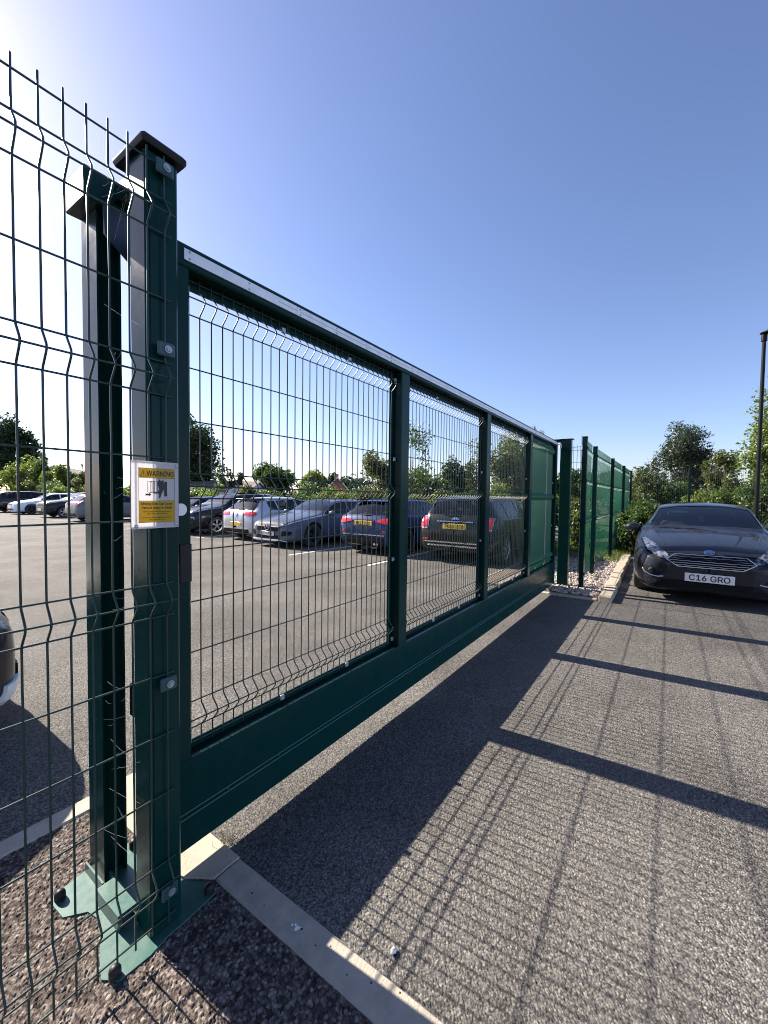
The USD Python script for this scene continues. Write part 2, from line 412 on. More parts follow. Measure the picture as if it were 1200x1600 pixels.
LF_PROF = zprofile(2.415, 0.035, (2.24, 1.76, 1.085, 0.42), 0.03)
LF_Z = [2.385, 2.29, 2.24, 2.19, 2.0, 1.81, 1.76, 1.71, 1.52, 1.33, 1.135, 1.085, 1.035, 0.85, 0.66, 0.47, 0.42, 0.37, 0.25, 0.175, 0.07]
LF_PROF = zprofile(2.415, 0.045, (2.24, 1.76, 1.085, 0.20), 0.03)
LF_Z = [2.385, 2.29, 2.24, 2.19, 2.0, 1.81, 1.76, 1.71, 1.52, 1.33, 1.135, 1.085, 1.035, 0.85, 0.66, 0.47, 0.25, 0.20, 0.15, 0.065]
FY = 1.276
lf = thing('mesh_fence_panel', 'near welded mesh fence panel with spiked top, fixed to the near gate post', 'fence', (-0.58, FY, 0))
xs = np.arange(0.667, -1.85, -0.05)
for x in xs:
    obj('upright_wire', upright(x, FY - .005, LF_PROF, 6), 'green_wire', lf, smooth=True)
for z in LF_Z:
    o = offset_at(LF_PROF, z)
    obj('cross_wire', tube([(-1.85, FY - o, z), (0.69, FY - o, z)], WR, 6), 'green_wire', lf, smooth=True)

# ------------------------------------------------------------------ near gate portal
PX0, PX1, PY0, PY1 = 0.6205, 0.7202, 1.2884, 1.388
gp = thing('gate_portal', 'near dark green gate portal with black capped front post and bolted base plate', 'gate post', (0.67, 1.5, 0))
plate = Polygon([(0.486, 1.30), (0.515, 1.255), (0.60, 1.250), (0.655, 1.262), (0.74, 1.262), (0.83, 1.268), (0.846, 1.315), (0.795, 1.398), (0.779, 1.45), (0.779, 1.735), (0.63, 1.742), (0.50, 1.715), (0.486, 1.68), (0.49, 1.60), (0.545, 1.555), (0.555, 1.50), (0.53, 1.42), (0.505, 1.36)])
obj('base_plate', prism(plate, 'z', 0.0, 0.014), 'green_dusty', gp)
fp = obj('front_post', box(PX0, PX1, PY0, PY1, 0.014, 2.425, 0.007), 'green', gp)
capv = trimesh.convex.convex_hull(np.array([(sx, sy, z) for z, d in ((2.425, 0.012), (2.432, 0.0165), (2.443, 0.017), (2.452, 0.010)) for sx, sy in
                                           [(cx + (d - .004) * math.copysign(1, cx - .67) + .005 * a, cy + d * math.copysign(1, cy - 1.338) + .006 * b) for cx in (PX0, PX1) for cy in (PY0, PY1 + .045) for a, b in ((1, 0), (-1, 0), (0, 1), (0, -1))]]))
obj('post_cap', (np.array(capv.vertices), np.array(capv.faces)), 'black_cap', fp, smooth=40)
# narrow raised track down the front face that the mesh is clamped on
obj('clamp_track', box(0.632, 0.676, PY0 - 0.004, PY0 + .001, 0.03, 2.39, 0.0015), 'green', fp)
for z in (2.375, 1.845, 0.822, 0.155):
    c = obj('clamp', box(0.640, 0.690, FY - 0.020, FY - 0.0075, z - .021, z + .021, 0.004), 'green_clip', gp)
    obj('bolt', [cyl((0.668, FY - .0195, z), (0.668, FY - .024, z), 0.0115, 16), cyl((0.668, FY - .024, z), (0.668, FY - .0275, z), 0.007, 6)], 'steel_grey', c)
# rear post: a channel open towards the gate, on the same plate
RX0, RX1, RY0, RY1 = 0.622, 0.698, 1.625, 1.745
rp = obj('rear_post', [box(RX0, RX0 + .006, RY0, RY1, 0.014, 2.37), box(RX0 + .006, RX1, RY1 - .006, RY1, 0.014, 2.37), box(RX1 - .006, RX1, RY0, RY1 - .006, 0.014, 2.37), box(RX0 + .006, RX1 - .006, RY0 + .03, RY0 + .036, 0.014, 2.37)], 'green', gp)
obj('guide_box', [box(0.575, 0.735, 1.59, 1.745, 2.372, 2.478, 0.004)], 'green', gp)
obj('guide_arm', box(0.66, 0.71, PY1, 1.59, 2.40, 2.45, 0.003), 'green', gp)
gpl = prism([(0.625, 2.38), (0.690, 2.372), (0.722, 2.345), (0.722, 2.20), (0.628, 2.275)], 'y', 1.575, 1.582)
obj('catch_plate', gpl, 'dark_plate', gp)
obj('roller', [cyl((0.745, 1.42, 2.33), (0.745, 1.42, 2.38), 0.012), cyl((0.735, 1.42, 2.305), (0.735, 1.42, 2.325), 0.02)], 'black', gp, smooth=40)
# low guide cradle welded on the base plate
obj('guide_cradle', [box(0.572, 0.628, 1.40, 1.56, 0.060, 0.066), box(0.572, 0.577, 1.40, 1.56, 0.014, 0.060), box(0.635, 0.643, 1.30, 1.62, 0.014, 0.048), box(0.60, 0.606, 1.585, 1.73, 0.014, 0.05)], 'green_dusty', gp)
for c in ((0.509, 1.684), (0.513, 1.278), (0.818, 1.287), (0.755, 1.70)):
    obj('bolt_cap', [dome_bolt((c[0], c[1], 0.03), 0.0165, 0.016, (0, 0, 1)), cyl((c[0], c[1], 0.014), (c[0], c[1], 0.031), 0.0165, 16)], 'black', gp, smooth=40)
obj('stop_block', box(0.70, 0.735, 1.56, 1.60, 0.60, 0.72, .004), 'black', gp)
# cobwebs between the two posts
rng = np.random.default_rng(3)
webs = []
for k in range(46):
    z = rng.choice([2.38, 1.95, 1.5, 1.33, 1.02, 0.75, 0.62, 0.30]) + rng.normal(0, 0.07)
    a = np.array([PX0 - .002 + rng.uniform(-.03, .05), PY0 - .006 + rng.uniform(-.002, .0), min(z, 2.4)]); b = np.array([RX0 + rng.uniform(-.03, .08), RY0 - .004, min(2.4, z + rng.normal(-.02, .12))])
    if rng.random() < .6: a[0] = PX0 - .003; a[1] = rng.uniform(PY0, PY1)
    t0, t1 = sorted(rng.uniform(0, 1, 2)); m = (a + b) / 2 - [0, 0, rng.uniform(0, .02)]
    p0, p1 = a + (b - a) * t0, a + (b - a) * t1
    webs.append(tube([p0, (p0 + p1) / 2 - [0, 0, .004], p1], 0.0002, 3, False))
obj('cobweb', webs, 'web', gp, kind='stuff')

# warning sign, laminated sheet that stands out past the post's left edge
SY = FY - 0.030
SX0, SX1, SZ0, SZ1 = 0.556, 0.692, 1.309, 1.505
sg = thing('warning_sign', 'white and yellow laminated warning sign about the moving gate, on the near gate post', 'sign', ((SX0 + SX1) / 2, SY, SZ0))
obj('sheet', box(SX0, SX1, SY, SY + .0016, SZ0, SZ1), 'sheet_white', sg)
ix0, ix1 = SX0 + .020, SX1 - .013
obj('heading_panel', box(ix0, ix1, SY - .0008, SY - .0002, SZ1 - .048, SZ1 - .021), 'sheet_yellow', sg)
obj('message_panel', box(ix0, ix1, SY - .0008, SY - .0002, SZ0 + .018, SZ0 + .080), 'sheet_yellow', sg)


def lettering(text, height, x, y, z, width=None, bold=False):
    """front-facing (towards -y) text, centred on x when width is given"""
    m = meshkit.text_mesh(text, height, 0.0004, bold); v = np.array(m.vertices); f = np.array(m.faces)
    x0, x1 = v[:, 0].min(), v[:, 0].max()
    s = 1.0 if width is None else width / (x1 - x0)
    return np.stack([x + (v[:, 0] - (x0 if width is None else (x0 + x1) / 2)) * s, y - v[:, 2], z + v[:, 1]], 1), f


def frame_lines(x0, x1, z0, z1, y, t=.0006):
    return [box(x0, x1, y - .0004, y, z0, z0 + t), box(x0, x1, y - .0004, y, z1 - t, z1), box(x0, x0 + t, y - .0004, y, z0 + t, z1 - t), box(x1 - t, x1, y - .0004, y, z0 + t, z1 - t)]


obj('border', frame_lines(ix0 - .0008, ix1 + .0008, SZ0 + .0172, SZ1 - .0202, SY - .0002, .0008) + [box(ix0, ix1, SY - .0012, SY - .0009, SZ1 - .0490, SZ1 - .0482), box(ix0, ix1, SY - .0012, SY - .0009, SZ0 + .0802, SZ0 + .081)], 'sign_ink', sg)
ty = SY - .0009
obj('heading', lettering('WARNING', 0.0145, (ix0 + ix1) / 2 + .010, ty, SZ1 - .0425, 0.080, True), 'sign_ink', sg)
tx, tz = ix0 + .0125, SZ1 - .0445
obj('hazard_triangle', [tube([(tx - .0085, ty, tz), (tx + .0085, ty, tz), (tx, ty, tz + .0175), (tx - .0085, ty, tz)], .0008, 4), box(tx - .0008, tx + .0008, ty - .0005, ty, tz + .0055, tz + .0125), box(tx - .0008, tx + .0008, ty - .0005, ty, tz + .0025, tz + .0042)], 'sign_ink', sg)
cx = (ix0 + ix1) / 2
for t, h, z, w, bo in (('Moving Gate Can Cause', .0066, .0690, .090, True), ('Serious Injury or Death', .0066, .0575, .087, True), ('KEEP CLEAR! Gate may move at any', .0034, .0475, .080, False), ('time without prior warning', .0034, .0415, .058, False),
                       ('Do not let children operate the gate or', .0034, .0305, .082, False), ('play in the gate area', .0034, .0245, .046, False)):
    obj('message', lettering(t, h, cx, ty, SZ0 + z, w, bo), 'sign_ink', sg)
pz = SZ0 + .081 + .012
pic = []
for k in range(3):
    x0 = ix0 + .024 + .0075 * k
    pic += frame_lines(x0, x0 + .013, pz + .012 - .0012 * k, pz + .045 + .0006 * k, ty - .0002 * k, .0011)
pic += [box(ix0 + .072, ix0 + .080, ty - .0006, ty, pz + .001, pz + .045)]
pic += [prism([(ix0 + .052, pz + .04), (ix0 + .058, pz + .052), (ix0 + .0615, pz + .046), (ix0 + .070, pz + .05), (ix0 + .0715, pz + .022), (ix0 + .064, pz + .010), (ix0 + .060, pz - .004), (ix0 + .0565, pz - .004), (ix0 + .057, pz + .006), (ix0 + .052, pz + .012), (ix0 + .0575, pz + .022)], 'y', ty - .0006, ty)]
pic += [prism([(ix0 + .041, pz + .012), (ix0 + .048, pz + .008), (ix0 + .053, pz + .012), (ix0 + .046, pz + .014)], 'y', ty - .0006, ty)]
pic += [prism([(ix0 + .018, pz + .0035), (ix0 + .028, pz + .0035), (ix0 + .028, pz + .0005), (ix0 + .034, pz + .006), (ix0 + .028, pz + .0115), (ix0 + .028, pz + .0085), (ix0 + .018, pz + .0085)], 'y', ty - .0006, ty)]
obj('pictogram', pic, 'sign_ink', sg)
for c in ((SX1 - .006, SZ1 - .010), (SX1 - .008, SZ0 + .010), (SX0 + .012, SZ0 + .008)):
    obj('screw', dome_bolt((c[0], SY - .0005, c[1]), .0058, .004, (0, -1, 0)), 'steel', sg, smooth=40)

# ------------------------------------------------------------------ sliding gate
GY0, GY1 = 1.438, 1.518
GT, GRB, GBT, GBB = 2.2985, 2.2185, 0.4226, 0.083
ga = thing('sliding_gate', 'long dark green sliding steel gate with welded mesh bays and a deep solid bottom beam', 'gate', (3.8, 1.478, 0))
obj('top_rail', box(0.70, 6.83, GY0, GY1, GRB, GT, 0.005), 'green', ga)
bb = obj('bottom_beam', [box(0.70, 6.83, GY0, GY1, 0.226, GBT, 0.006), box(0.70, 6.83, GY0 + .004, GY1, 0.208, 0.226), box(0.70, 6.83, GY0 - .001, GY1, GBB, 0.208, 0.006)], 'green', ga)
obj('weld_seam', [tube([(0.77, GY0 + .0005, 0.2265), (6.82, GY0 + .0005, 0.2265)], .0028, 5), tube([(0.77, GY0 - .0005, 0.2075), (6.82, GY0 - .0005, 0.2075)], .0028, 5)], 'weld', bb)
for k in range(22):
    x = 1.0 + k * 0.265
    obj('rivet', dome_bolt((x, GY0 + .003, 0.217), .004, .004, (0, -1, 0)), 'weld', bb, smooth=True)
STILES = [(0.70, 0.845), (2.281, 2.381), (3.812, 3.909), (5.315, 5.412), (6.75, 6.83)]
for a, b in STILES:
    obj('stile', box(a, b, GY0 + .0015, GY1 - .001, GBT, GRB, 0.005), 'green', ga)
# galvanised rack strip along the top rail
st = [(0.822, 1.36), (1.36, 3.4), (3.4, 5.45), (5.45, 6.80)]
for a, b in st:
    s_ = obj('rack_strip', box(a, b - .002, GY0 - .005, GY0 - .0005, 2.240, 2.2785), 'white_strip', ga)
    obj('groove', box(a + .02 if a > 1 else 1.25, b - .004, GY0 - .0056, GY0 - .0051, 2.2585, 2.2605), 'steel_grey', s_)
    for x in np.arange(a + .02, b - .01, 0.255):
        for z in (2.2475, 2.271):
            obj('screw', dome_bolt((x, GY0 - .0052, z), .0042, .002, (0, -1, 0)), 'steel_grey', s_)
G_PROF = zprofile(2.235, 0.432, (2.130, 1.440, 0.552), 0.036)
G_Z = [2.205, 2.130, 2.080, 1.884, 1.687, 1.489, 1.440, 1.394, 1.196, 0.998, 0.802, 0.608, 0.552, 0.506, 0.446]
MY = 1.497
FLN = 0.038
for i in range(4):
    a, b = STILES[i][1], STILES[i + 1][0]
    # angle lip round the bay that carries the mesh
    obj('mesh_frame', [box(a, a + FLN, 1.506, 1.512, GBT + .03, GRB - .045), box(b - FLN, b, 1.506, 1.512, GBT + .03, GRB - .045), box(a, b, 1.506, 1.512, GRB - .045, GRB), box(a, b, 1.506, 1.512, GBT, GBT + .03)], 'green', ga)
    if i < 3:
        n = int((b - a - 0.05) / 0.049)
        x0 = a + 0.07 if i == 0 else (a + b - n * 0.049) / 2
        for k in range(n + 1):
            if x0 + k * .049 < b - .01:
                obj('upright_wire', upright(x0 + k * .049, MY - .005, G_PROF, 5), 'green_wire', ga, smooth=True)
    else:
        ws = [upright(x, MY - .005, G_PROF, 4) for x in np.arange(a + .02, b - .01, 0.0165)]
        obj('close_mesh', ws, 'green_mesh', ga, smooth=True, kind='stuff')
        obj('mesh_edge', box(6.33, 6.345, MY - .02, MY - .012, 0.46, 2.17), 'galv', ga)
    for z in G_Z:
        o = offset_at(G_PROF, z)
        obj('cross_wire', tube([(a + .012, MY - o, z), (b - .012, MY - o, z)], WR, 5), 'green_wire', ga, smooth=True)
    for xx in (a + .012, b - .012):
        for z in (2.165, 1.655, 1.0, 0.47):
            c = obj('clip', box(xx - .011, xx + .011, MY - .018, MY - .008, z - .013, z + .013, .002), 'galv', ga)
            obj('bolt', cyl((xx, MY - .018, z), (xx, MY - .023, z), .006, 8), 'steel', c)
    for xx in np.linspace(a, b, 4)[1:-1]:
        obj('clip', box(xx - .011, xx + .011, MY - .018, MY - .008, 2.155, 2.180, .002), 'galv', ga)
        obj('clip', box(xx - .011, xx + .011, MY - .018, MY - .008, .440, .464, .002), 'galv', ga)
# lock plate and reflective disc by the near stile
obj('lock_plate', box(0.80, 0.845, GY0 - .006, GY0 + .001, 1.09, 1.23, .002), 'black', ga)
obj('reflector', cyl((0.806, GY0 - .004, 1.355), (0.806, GY0 + .001, 1.355), 0.022, 20), 'sign_white', ga)
obj('end_bracket', [box(6.83, 6.86, 1.455, 1.50, 2.10, 2.26, .004), cyl((6.85, 1.478, 2.27), (6.85, 1.478, 2.30), .015)], 'galv', ga)

# ------------------------------------------------------------------ far portal, fence posts and panels
fpp = thing('gate_portal', 'dark green steel gate portal at the far end of the gate, with flat top arm', 'gate post', (7.0, 1.45, 0))
obj('front_post', box(6.93, 7.05, 1.27, 1.425, 0.0, 2.33, .006), 'green', fpp)
obj('rear_post', box(6.95, 7.03, 1.70, 1.78, 0.0, 2.33, .006), 'green', fpp)
obj('top_arm', [box(6.92, 7.06, 1.245, 1.80, 2.335, 2.347, .002), prism([(1.37, 2.334), (1.37, 2.27), (1.44, 2.30), (1.70, 2.31), (1.70, 2.334)], 'x', 6.985, 6.995)], 'green', fpp)
obj('guide_roller', [cyl((6.93, 1.42, 2.20), (6.93, 1.42, 2.26), .02, 10), box(6.92, 6.94, 1.40, 1.60, 2.26, 2.27)], 'galv', fpp)
obj('base_plate', box(6.86, 7.12, 1.20, 1.85, 0.0, .013), 'green', fpp)
for c in ((6.89, 1.24), (7.09, 1.24), (6.89, 1.81)):
    obj('bolt_cap', dome_bolt((c[0], c[1], .013), .016, .025, (0, 0, 1)), 'black', fpp, smooth=40)
obj('brace', tube([(7.02, 1.74, 1.75), (8.6, 1.84, 0.0)], .03, 4), 'green', fpp)

PF = zprofile(2.40, 0.12, (2.22, 1.70, 1.05, 0.22), .03)
PZ = [2.37, 2.27, 2.22, 2.17, 1.98, 1.75, 1.70, 1.65, 1.46, 1.27, 1.10, 1.05, 1.0, .81, .62, .43, .27, .22, .17]
FPX = [7.02, 8.42, 11.05, 13.6, 16.1]
FPY = [1.09, 1.13, 1.11, 1.08, 1.06]
names = ['slim green fence post just right of the far gate portal', 'green fence post second along the far fence beside the stone bed', 'third green fence post along the far fence, level with the grey car bonnet', 'fourth green fence post along the far fence', 'last green fence post at the end of the far fence beside the shrubs']
for k, (px, py) in enumerate(zip(FPX, FPY)):
    t = thing('fence_post', names[k], 'post', (px, py, 0))
    pst = obj('post', box(px - .035, px + .035, py - .04, py + .03, 0, 2.36, .004), 'green', t)
    obj('post_cap', box(px - .038, px + .038, py - .043, py + .033, 2.36, 2.375, .006), 'black', pst)
    for z in (2.2, 1.7, 1.05, .25):
        obj('clamp', box(px - .028, px + .028, py - .056, py - .041, z - .02, z + .02, .004), 'green_clip', t)
    if k:
        qx, qy = FPX[k - 1], FPY[k - 1]
        lab = ['', 'short green mesh fence panel next to the far gate portal', 'long green mesh fence panel above the stone bed beside the grey car', 'green mesh fence panel running back behind the grey car', 'last green mesh fence panel in front of the shrubs'][k]
        t2 = thing('mesh_fence_panel', lab, 'fence', ((px + qx) / 2, (py + qy) / 2, 0))
        ws = []
        for x in np.arange(qx + .04, px - .03, .05):
            yy = qy + (py - qy) * (x - qx) / (px - qx) + .05
            ws.append(upright(x, yy, PF, 4, .0025))
        obj('wire_mesh', ws, 'green_mesh', t2, smooth=True, kind='stuff')
        for z in PZ:
            o = offset_at(PF, z) - .05
            obj('cross_wire', tube([(qx + .02, qy - o, z), (px - .02, py - o, z)], WR, 4), 'green_mesh', t2, smooth=True)
t = thing('mesh_fence_panel', 'narrow infill of green mesh between the far gate portal and the first fence post', 'fence', (7.02, 1.2, 0))
for yv in (1.145, 1.195, 1.245):
    obj('upright_wire', tube([(7.02, yv, .1), (7.02, yv, 2.25)], WR, 4), 'green_wire', t)
for z in PZ[2:]:
    obj('cross_wire', tube([(7.02, 1.1, z), (7.02, 1.27, z)], WR, 4), 'green_wire', t)

# stone bed
rng = np.random.default_rng(5)
obj('planting_bed', prism([(6.47, .78), (9.0, .80), (11.6, .86), (11.6, 2.6), (6.47, 2.6)], 'z', -.05, .03), 'soil', kind='structure')


def stones(n, fx, fy, zf, rmin, rmax, rng):
    base = trimesh.creation.icosphere(1, 1.0); bv, bf = np.array(base.vertices), np.array(base.faces)
    out = []
    for k in range(n):
        v = bv * (1 + rng.normal(0, .16, (len(bv), 1))) * rng.uniform(rmin, rmax) * np.array([1, rng.uniform(.6, 1), rng.uniform(.4, .8)])
        a = rng.uniform(0, 2 * PI); c, s = math.cos(a), math.sin(a)
        v = v @ np.array([[c, -s, 0], [s, c, 0], [0, 0, 1]])
        x, y = fx(), fy()
        out.append((v + [x, y, zf + rng.uniform(0, .02)], bf))
    return out


obj('bed_stones', stones(4200, lambda: 6.5 + 5.0 * rng.random() ** 1.3, lambda: rng.uniform(.80, 2.2), .032, .010, .030, rng), 'white_stone', kind='stuff', label='pale pink and white decorative stones lying in the bed by the far fence', cat='stones')

# ------------------------------------------------------------------ foliage
def leaves(rng, clumps, n, size, gap=0.0, gscale=1.2, asp=0.55, droop=0.0, shell=0.5):
    cl = np.array(clumps, float); vol = (cl[:, 3] * cl[:, 4] * cl[:, 5]) ** 0.8
    pick = rng.choice(len(cl), n, p=vol / vol.sum())
    d = rng.normal(size=(n, 3)); d /= np.linalg.norm(d, axis=1, keepdims=True)
    r = rng.random(n) ** shell
    p = cl[pick, :3] + d * r[:, None] * cl[pick, 3:6]
    p += rng.normal(0, 1, (n, 3)) * cl[pick, 3:6] * .06
    if gap:
        nz = meshkit.fbm(p * gscale + 50, 3, 4); keep = nz > np.quantile(nz, gap); p, d = p[keep], d[keep]
    n = len(p)
    nrm = d * .6 + rng.normal(size=(n, 3)); nrm[:, 2] += .5; nrm /= np.linalg.norm(nrm, axis=1, keepdims=True)
    u = np.cross(nrm, rng.normal(size=(n, 3))); u /= np.linalg.norm(u, axis=1, keepdims=True); w = np.cross(nrm, u)
    s = size * rng.uniform(.6, 1.3, n)[:, None]
    v = np.stack([p - u * s, p + w * s * asp + nrm * s * .12, p + u * s, p - w * s * asp + nrm * s * .12], 1).reshape(-1, 3)
    i = np.arange(n)[:, None] * 4
    return v, np.vstack([i + [0, 1, 2], i + [0, 2, 3]])


def blob(rng, c, r, k, fill=0.55):
    """k clumps spread through an ellipsoid of centre c and radii r"""
    out = []
    c, r = np.array(c, float), np.array(r, float)
    for _ in range(k):
        d = rng.normal(size=3); d /= np.linalg.norm(d)
        q = c + d * r * rng.uniform(.35, .85)
        s = r * rng.uniform(.22, .42) * fill / .55
        out.append((*q, *np.maximum(s, s.max() * .55)))
    return out


def tree(name, label, base, h, r, lm, n, size, seed, trunk=.18, crown0=.3, k=26, gap=.25, group=None, gscale=.9, limbs=7, asp=.55):
    rng = np.random.default_rng(seed)
    t = thing(name, label, 'tree', base, group=group)
    bx, by, bz = base
    zc = bz + h * (crown0 + 1) / 2; rz = h * (1 - crown0) / 2
    lean = rng.normal(0, .03 * h, 2)
    tp = [(bx + lean[0] * s, by + lean[1] * s, bz + h * .82 * s) for s in np.linspace(0, 1, 6)]
    tr = obj('trunk', tube(tp, np.linspace(trunk, trunk * .2, 6), 8), 'bark', t, smooth=True)
    cl = blob(rng, (bx + lean[0], by + lean[1], zc), (r, r, rz), k)
    lb = []
    for j in range(limbs):
        q = np.array(cl[j][:3]); s = rng.uniform(.3, .6); p = np.array(tp[0]) * (1 - s) + np.array(tp[-1]) * s
        lb.append(tube([p, (p + q) / 2 + [0, 0, -.04 * h], q], [trunk * .4, trunk * .25, trunk * .08], 5))
    obj('limbs', lb, 'bark', tr, smooth=True)
    obj('crown', leaves(rng, cl, n, size, gap, gscale, asp), lm, t)
    return t


def shrub(name, label, cat, base, r, h, lm, n, size, seed, k=14, gap=.15, group=None, stems=True):
    rng = np.random.default_rng(seed)
    t = thing(name, label, cat, base, group=group)
    bx, by, bz = base
    cl = blob(rng, (bx, by, bz + h * .52), (r[0], r[1], h * .5), k)
    if stems:
        obj('stems', [tube([(bx + rng.normal(0, .1), by + rng.normal(0, .1), bz), np.array(cl[j][:3])], [.025, .008], 4) for j in range(min(6, k))], 'bark', t)
    obj('foliage', leaves(rng, cl, n, size, gap, 1.6), lm, t)
    return t


def at(x, y, depth):
    return EYE + depth * (Fw + Rr * (x - 600) / F_PX - Uu * (y - 800) / F_PX)


def gpos(x, depth):
    p = at(x, 778, depth); return (p[0], p[1], 0.0)


def zat(y, x, depth): return at(x, y, depth)[2]


def tree_px(name, label, x, ytop, depth, wpx, lm, n, size, seed, **k):
    b = gpos(x, depth); h = zat(ytop, x, depth)
    r = 1.28 * wpx / 2 * depth / F_PX / (1 + .5 * ((x - 600) / F_PX) ** 2)
    return tree(name, label, b, h, r, lm, n, size, seed, **k)


HG = 'shrubs of the hedge behind the row of parked cars'
HL = 'bushy green shrub of the mixed hedge that runs behind the row of parked cars'
rng = np.random.default_rng(11)
yy = 3.2; k = 0
while yy < 58:
    step = rng.uniform(1.5, 2.1) * (1 + yy / 60)
    near = yy < 20
    h = rng.uniform(1.75, 2.25) + (0.5 if yy > 30 else 0)
    shrub('hedge_shrub', HL, 'shrub', (14.6 + rng.uniform(-.4, .4), yy, -.02), (1.0, step * .75), h, ['leaf_olive', 'leaf_light', 'leaf_mid', 'leaf_olive'][k % 4], 9000 if near else 6500, .05 if near else .07, 100 + k, group=HG, stems=False)
    yy += step; k += 1

tree_px('oak_tree', 'big dark broad tree at the left edge of the picture behind the fence wires', 22, 650, 62, 82, 'leaf_dark', 15000, .24, 21, crown0=.12, trunk=.5, gap=.2, k=40)
tree_px('oak_tree', 'tall dark tree just right of the near gate posts, above the black people carrier', 305, 640, 50, 84, 'leaf_dark', 14000, .2, 22, crown0=.1, trunk=.45, gap=.24, k=40)
tree_px('young_tree', 'small thin tree right of the tall dark tree, over the bungalow roof', 350, 712, 42, 20, 'leaf_mid', 700, .14, 23, crown0=.3, trunk=.06, gap=.3, k=10)
tree_px('young_tree', 'small dark ragged tree beside the bungalow, second right of the tall dark tree', 366, 732, 42, 26, 'leaf_dark', 800, .14, 24, crown0=.4, trunk=.06, gap=.3, k=9)
tree_px('round_tree', 'round dark green tree above the silver hatchback roof', 428, 716, 55, 58, 'leaf_mid', 9000, .2, 25, crown0=.2, trunk=.25, gap=.12, k=26)
tree_px('round_tree', 'yellow green sunlit tree left of the brick gable', 492, 733, 66, 50, 'leaf_light', 6000, .24, 26, crown0=.1, trunk=.25, gap=.1, k=22)
tree_px('round_tree', 'low dark tree between the yellow green tree and the brick gable', 513, 738, 72, 30, 'leaf_dark', 4500, .24, 27, crown0=.1, trunk=.25, gap=.1)
tree_px('round_tree', 'dark far tree right of the brick gable beside the chimney', 556, 744, 74, 44, 'leaf_dark', 5000, .26, 28, crown0=.1, trunk=.25, gap=.1)
tree_px('round_tree', 'pale green tree left of the first gate stile behind the blue hatchback', 603, 700, 24, 66, 'leaf_olive', 9000, .085, 29, crown0=.15, trunk=.1, gap=.22)
tree_px('sapling', 'tall slender sapling seen either side of the first gate stile', 640, 650, 19, 62, 'leaf_mid', 2600, .06, 30, crown0=.2, trunk=.05, gap=.3, k=30)
tree_px('round_tree', 'dense bushy tree above the gap between the blue hatchback and black crossover', 668, 722, 22, 70, 'leaf_mid', 9000, .08, 31, crown0=.1, trunk=.1, gap=.15)
tree_px('round_tree', 'dark rounded tree in the second gate bay over the black car roof', 712, 714, 34, 62, 'leaf_dark', 9000, .13, 32, crown0=.1, trunk=.2, gap=.12)
tree_px('sapling', 'loose yellow green sapling left of the second gate stile', 742, 668, 18, 40, 'leaf_olive', 2200, .06, 33, crown0=.25, trunk=.05, gap=.3, k=22)
tree_px('round_tree', 'large olive green tree filling the third gate bay', 800, 672, 19, 90, 'leaf_olive', 17000, .07, 34, crown0=.1, trunk=.14, gap=.15, k=36)
tree_px('round_tree', 'dark tree behind the far gate portal and first fence post', 905, 722, 40, 60, 'leaf_dark', 9000, .13, 35, crown0=.1, trunk=.2, gap=.15)
tree_px('round_tree', 'dark tree behind the top of the far mesh fence', 955, 734, 44, 70, 'leaf_dark', 9000, .15, 36, crown0=.1, trunk=.2, gap=.12)
tree_px('round_tree', 'leafy tree left of the far gate portal behind the close mesh bay', 858, 730, 24, 56, 'leaf_mid', 7000, .09, 37, crown0=.05, trunk=.12, gap=.12)
tree_px('pine_tree', 'dark layered pine tree above the grey car roof', 1070, 660, 27, 108, 'leaf_pine', 24000, .10, 38, crown0=.12, trunk=.22, gap=.22, k=44, gscale=.8, asp=.35)
tree_px('round_tree', 'greyer looser tree right of the pine, behind the lamp post', 1132, 690, 24, 62, 'leaf_olive', 6500, .085, 39, crown0=.2, trunk=.12, gap=.3)
tree_px('birch_tree', 'tall sunlit leafy tree at the right edge behind the lamp post', 1200, 585, 15, 104, 'leaf_light', 11000, .065, 40, crown0=.12, trunk=.09, gap=.3, k=46, gscale=1.4)
for i, (x, yt, d, w, lm, lab) in enumerate((
        (1005, 738, 15.5, 62, 'leaf_olive', 'dense olive bush at the end of the far fence, left behind the grey car'),
        (1052, 752, 15.0, 60, 'leaf_mid', 'green bush behind the grey car roof, left of the rear fence post'),
        (1105, 762, 13.5, 66, 'leaf_light', 'yellow green laurel bush directly behind the grey car roof'),
        (1150, 766, 13.2, 60, 'leaf_light', 'yellow green laurel bush behind the lamp post base'),
        (1200, 745, 12.4, 70, 'leaf_mid', 'green bush at the right edge behind the red lamped car'),
        (1000, 800, 13.6, 40, 'leaf_olive', 'low bush at the foot of the far fence beside the grey car mirror'))):
    b = gpos(x, d); h = zat(yt, x, d) * 1.05; r = w / 2 * d / F_PX * 1.15
    shrub('bush', lab, 'bush', b, (r, r), h, lm, 11000, .05, 200 + i, k=34)
for i, (x, yt, d, w, lm, lab) in enumerate(((30, 718, 44, 60, 'leaf_light', 'sunlit green bush below the big dark tree at the left edge'), (62, 716, 46, 36, 'leaf_mid', 'taller green bush behind the thin grey lot pole'), (92, 724, 42, 40, 'leaf_light', 'yellow green bush left of the near gate posts'), (122, 738, 42, 34, 'leaf_olive', 'olive bush right beside the near rear gate post'))):
    b = gpos(x, d); h = zat(yt, x, d) * 1.05; r = w / 2 * d / F_PX * 1.1
    shrub('bush', lab, 'bush', b, (r, r), h, lm, 5000, .12, 230 + i, k=24)
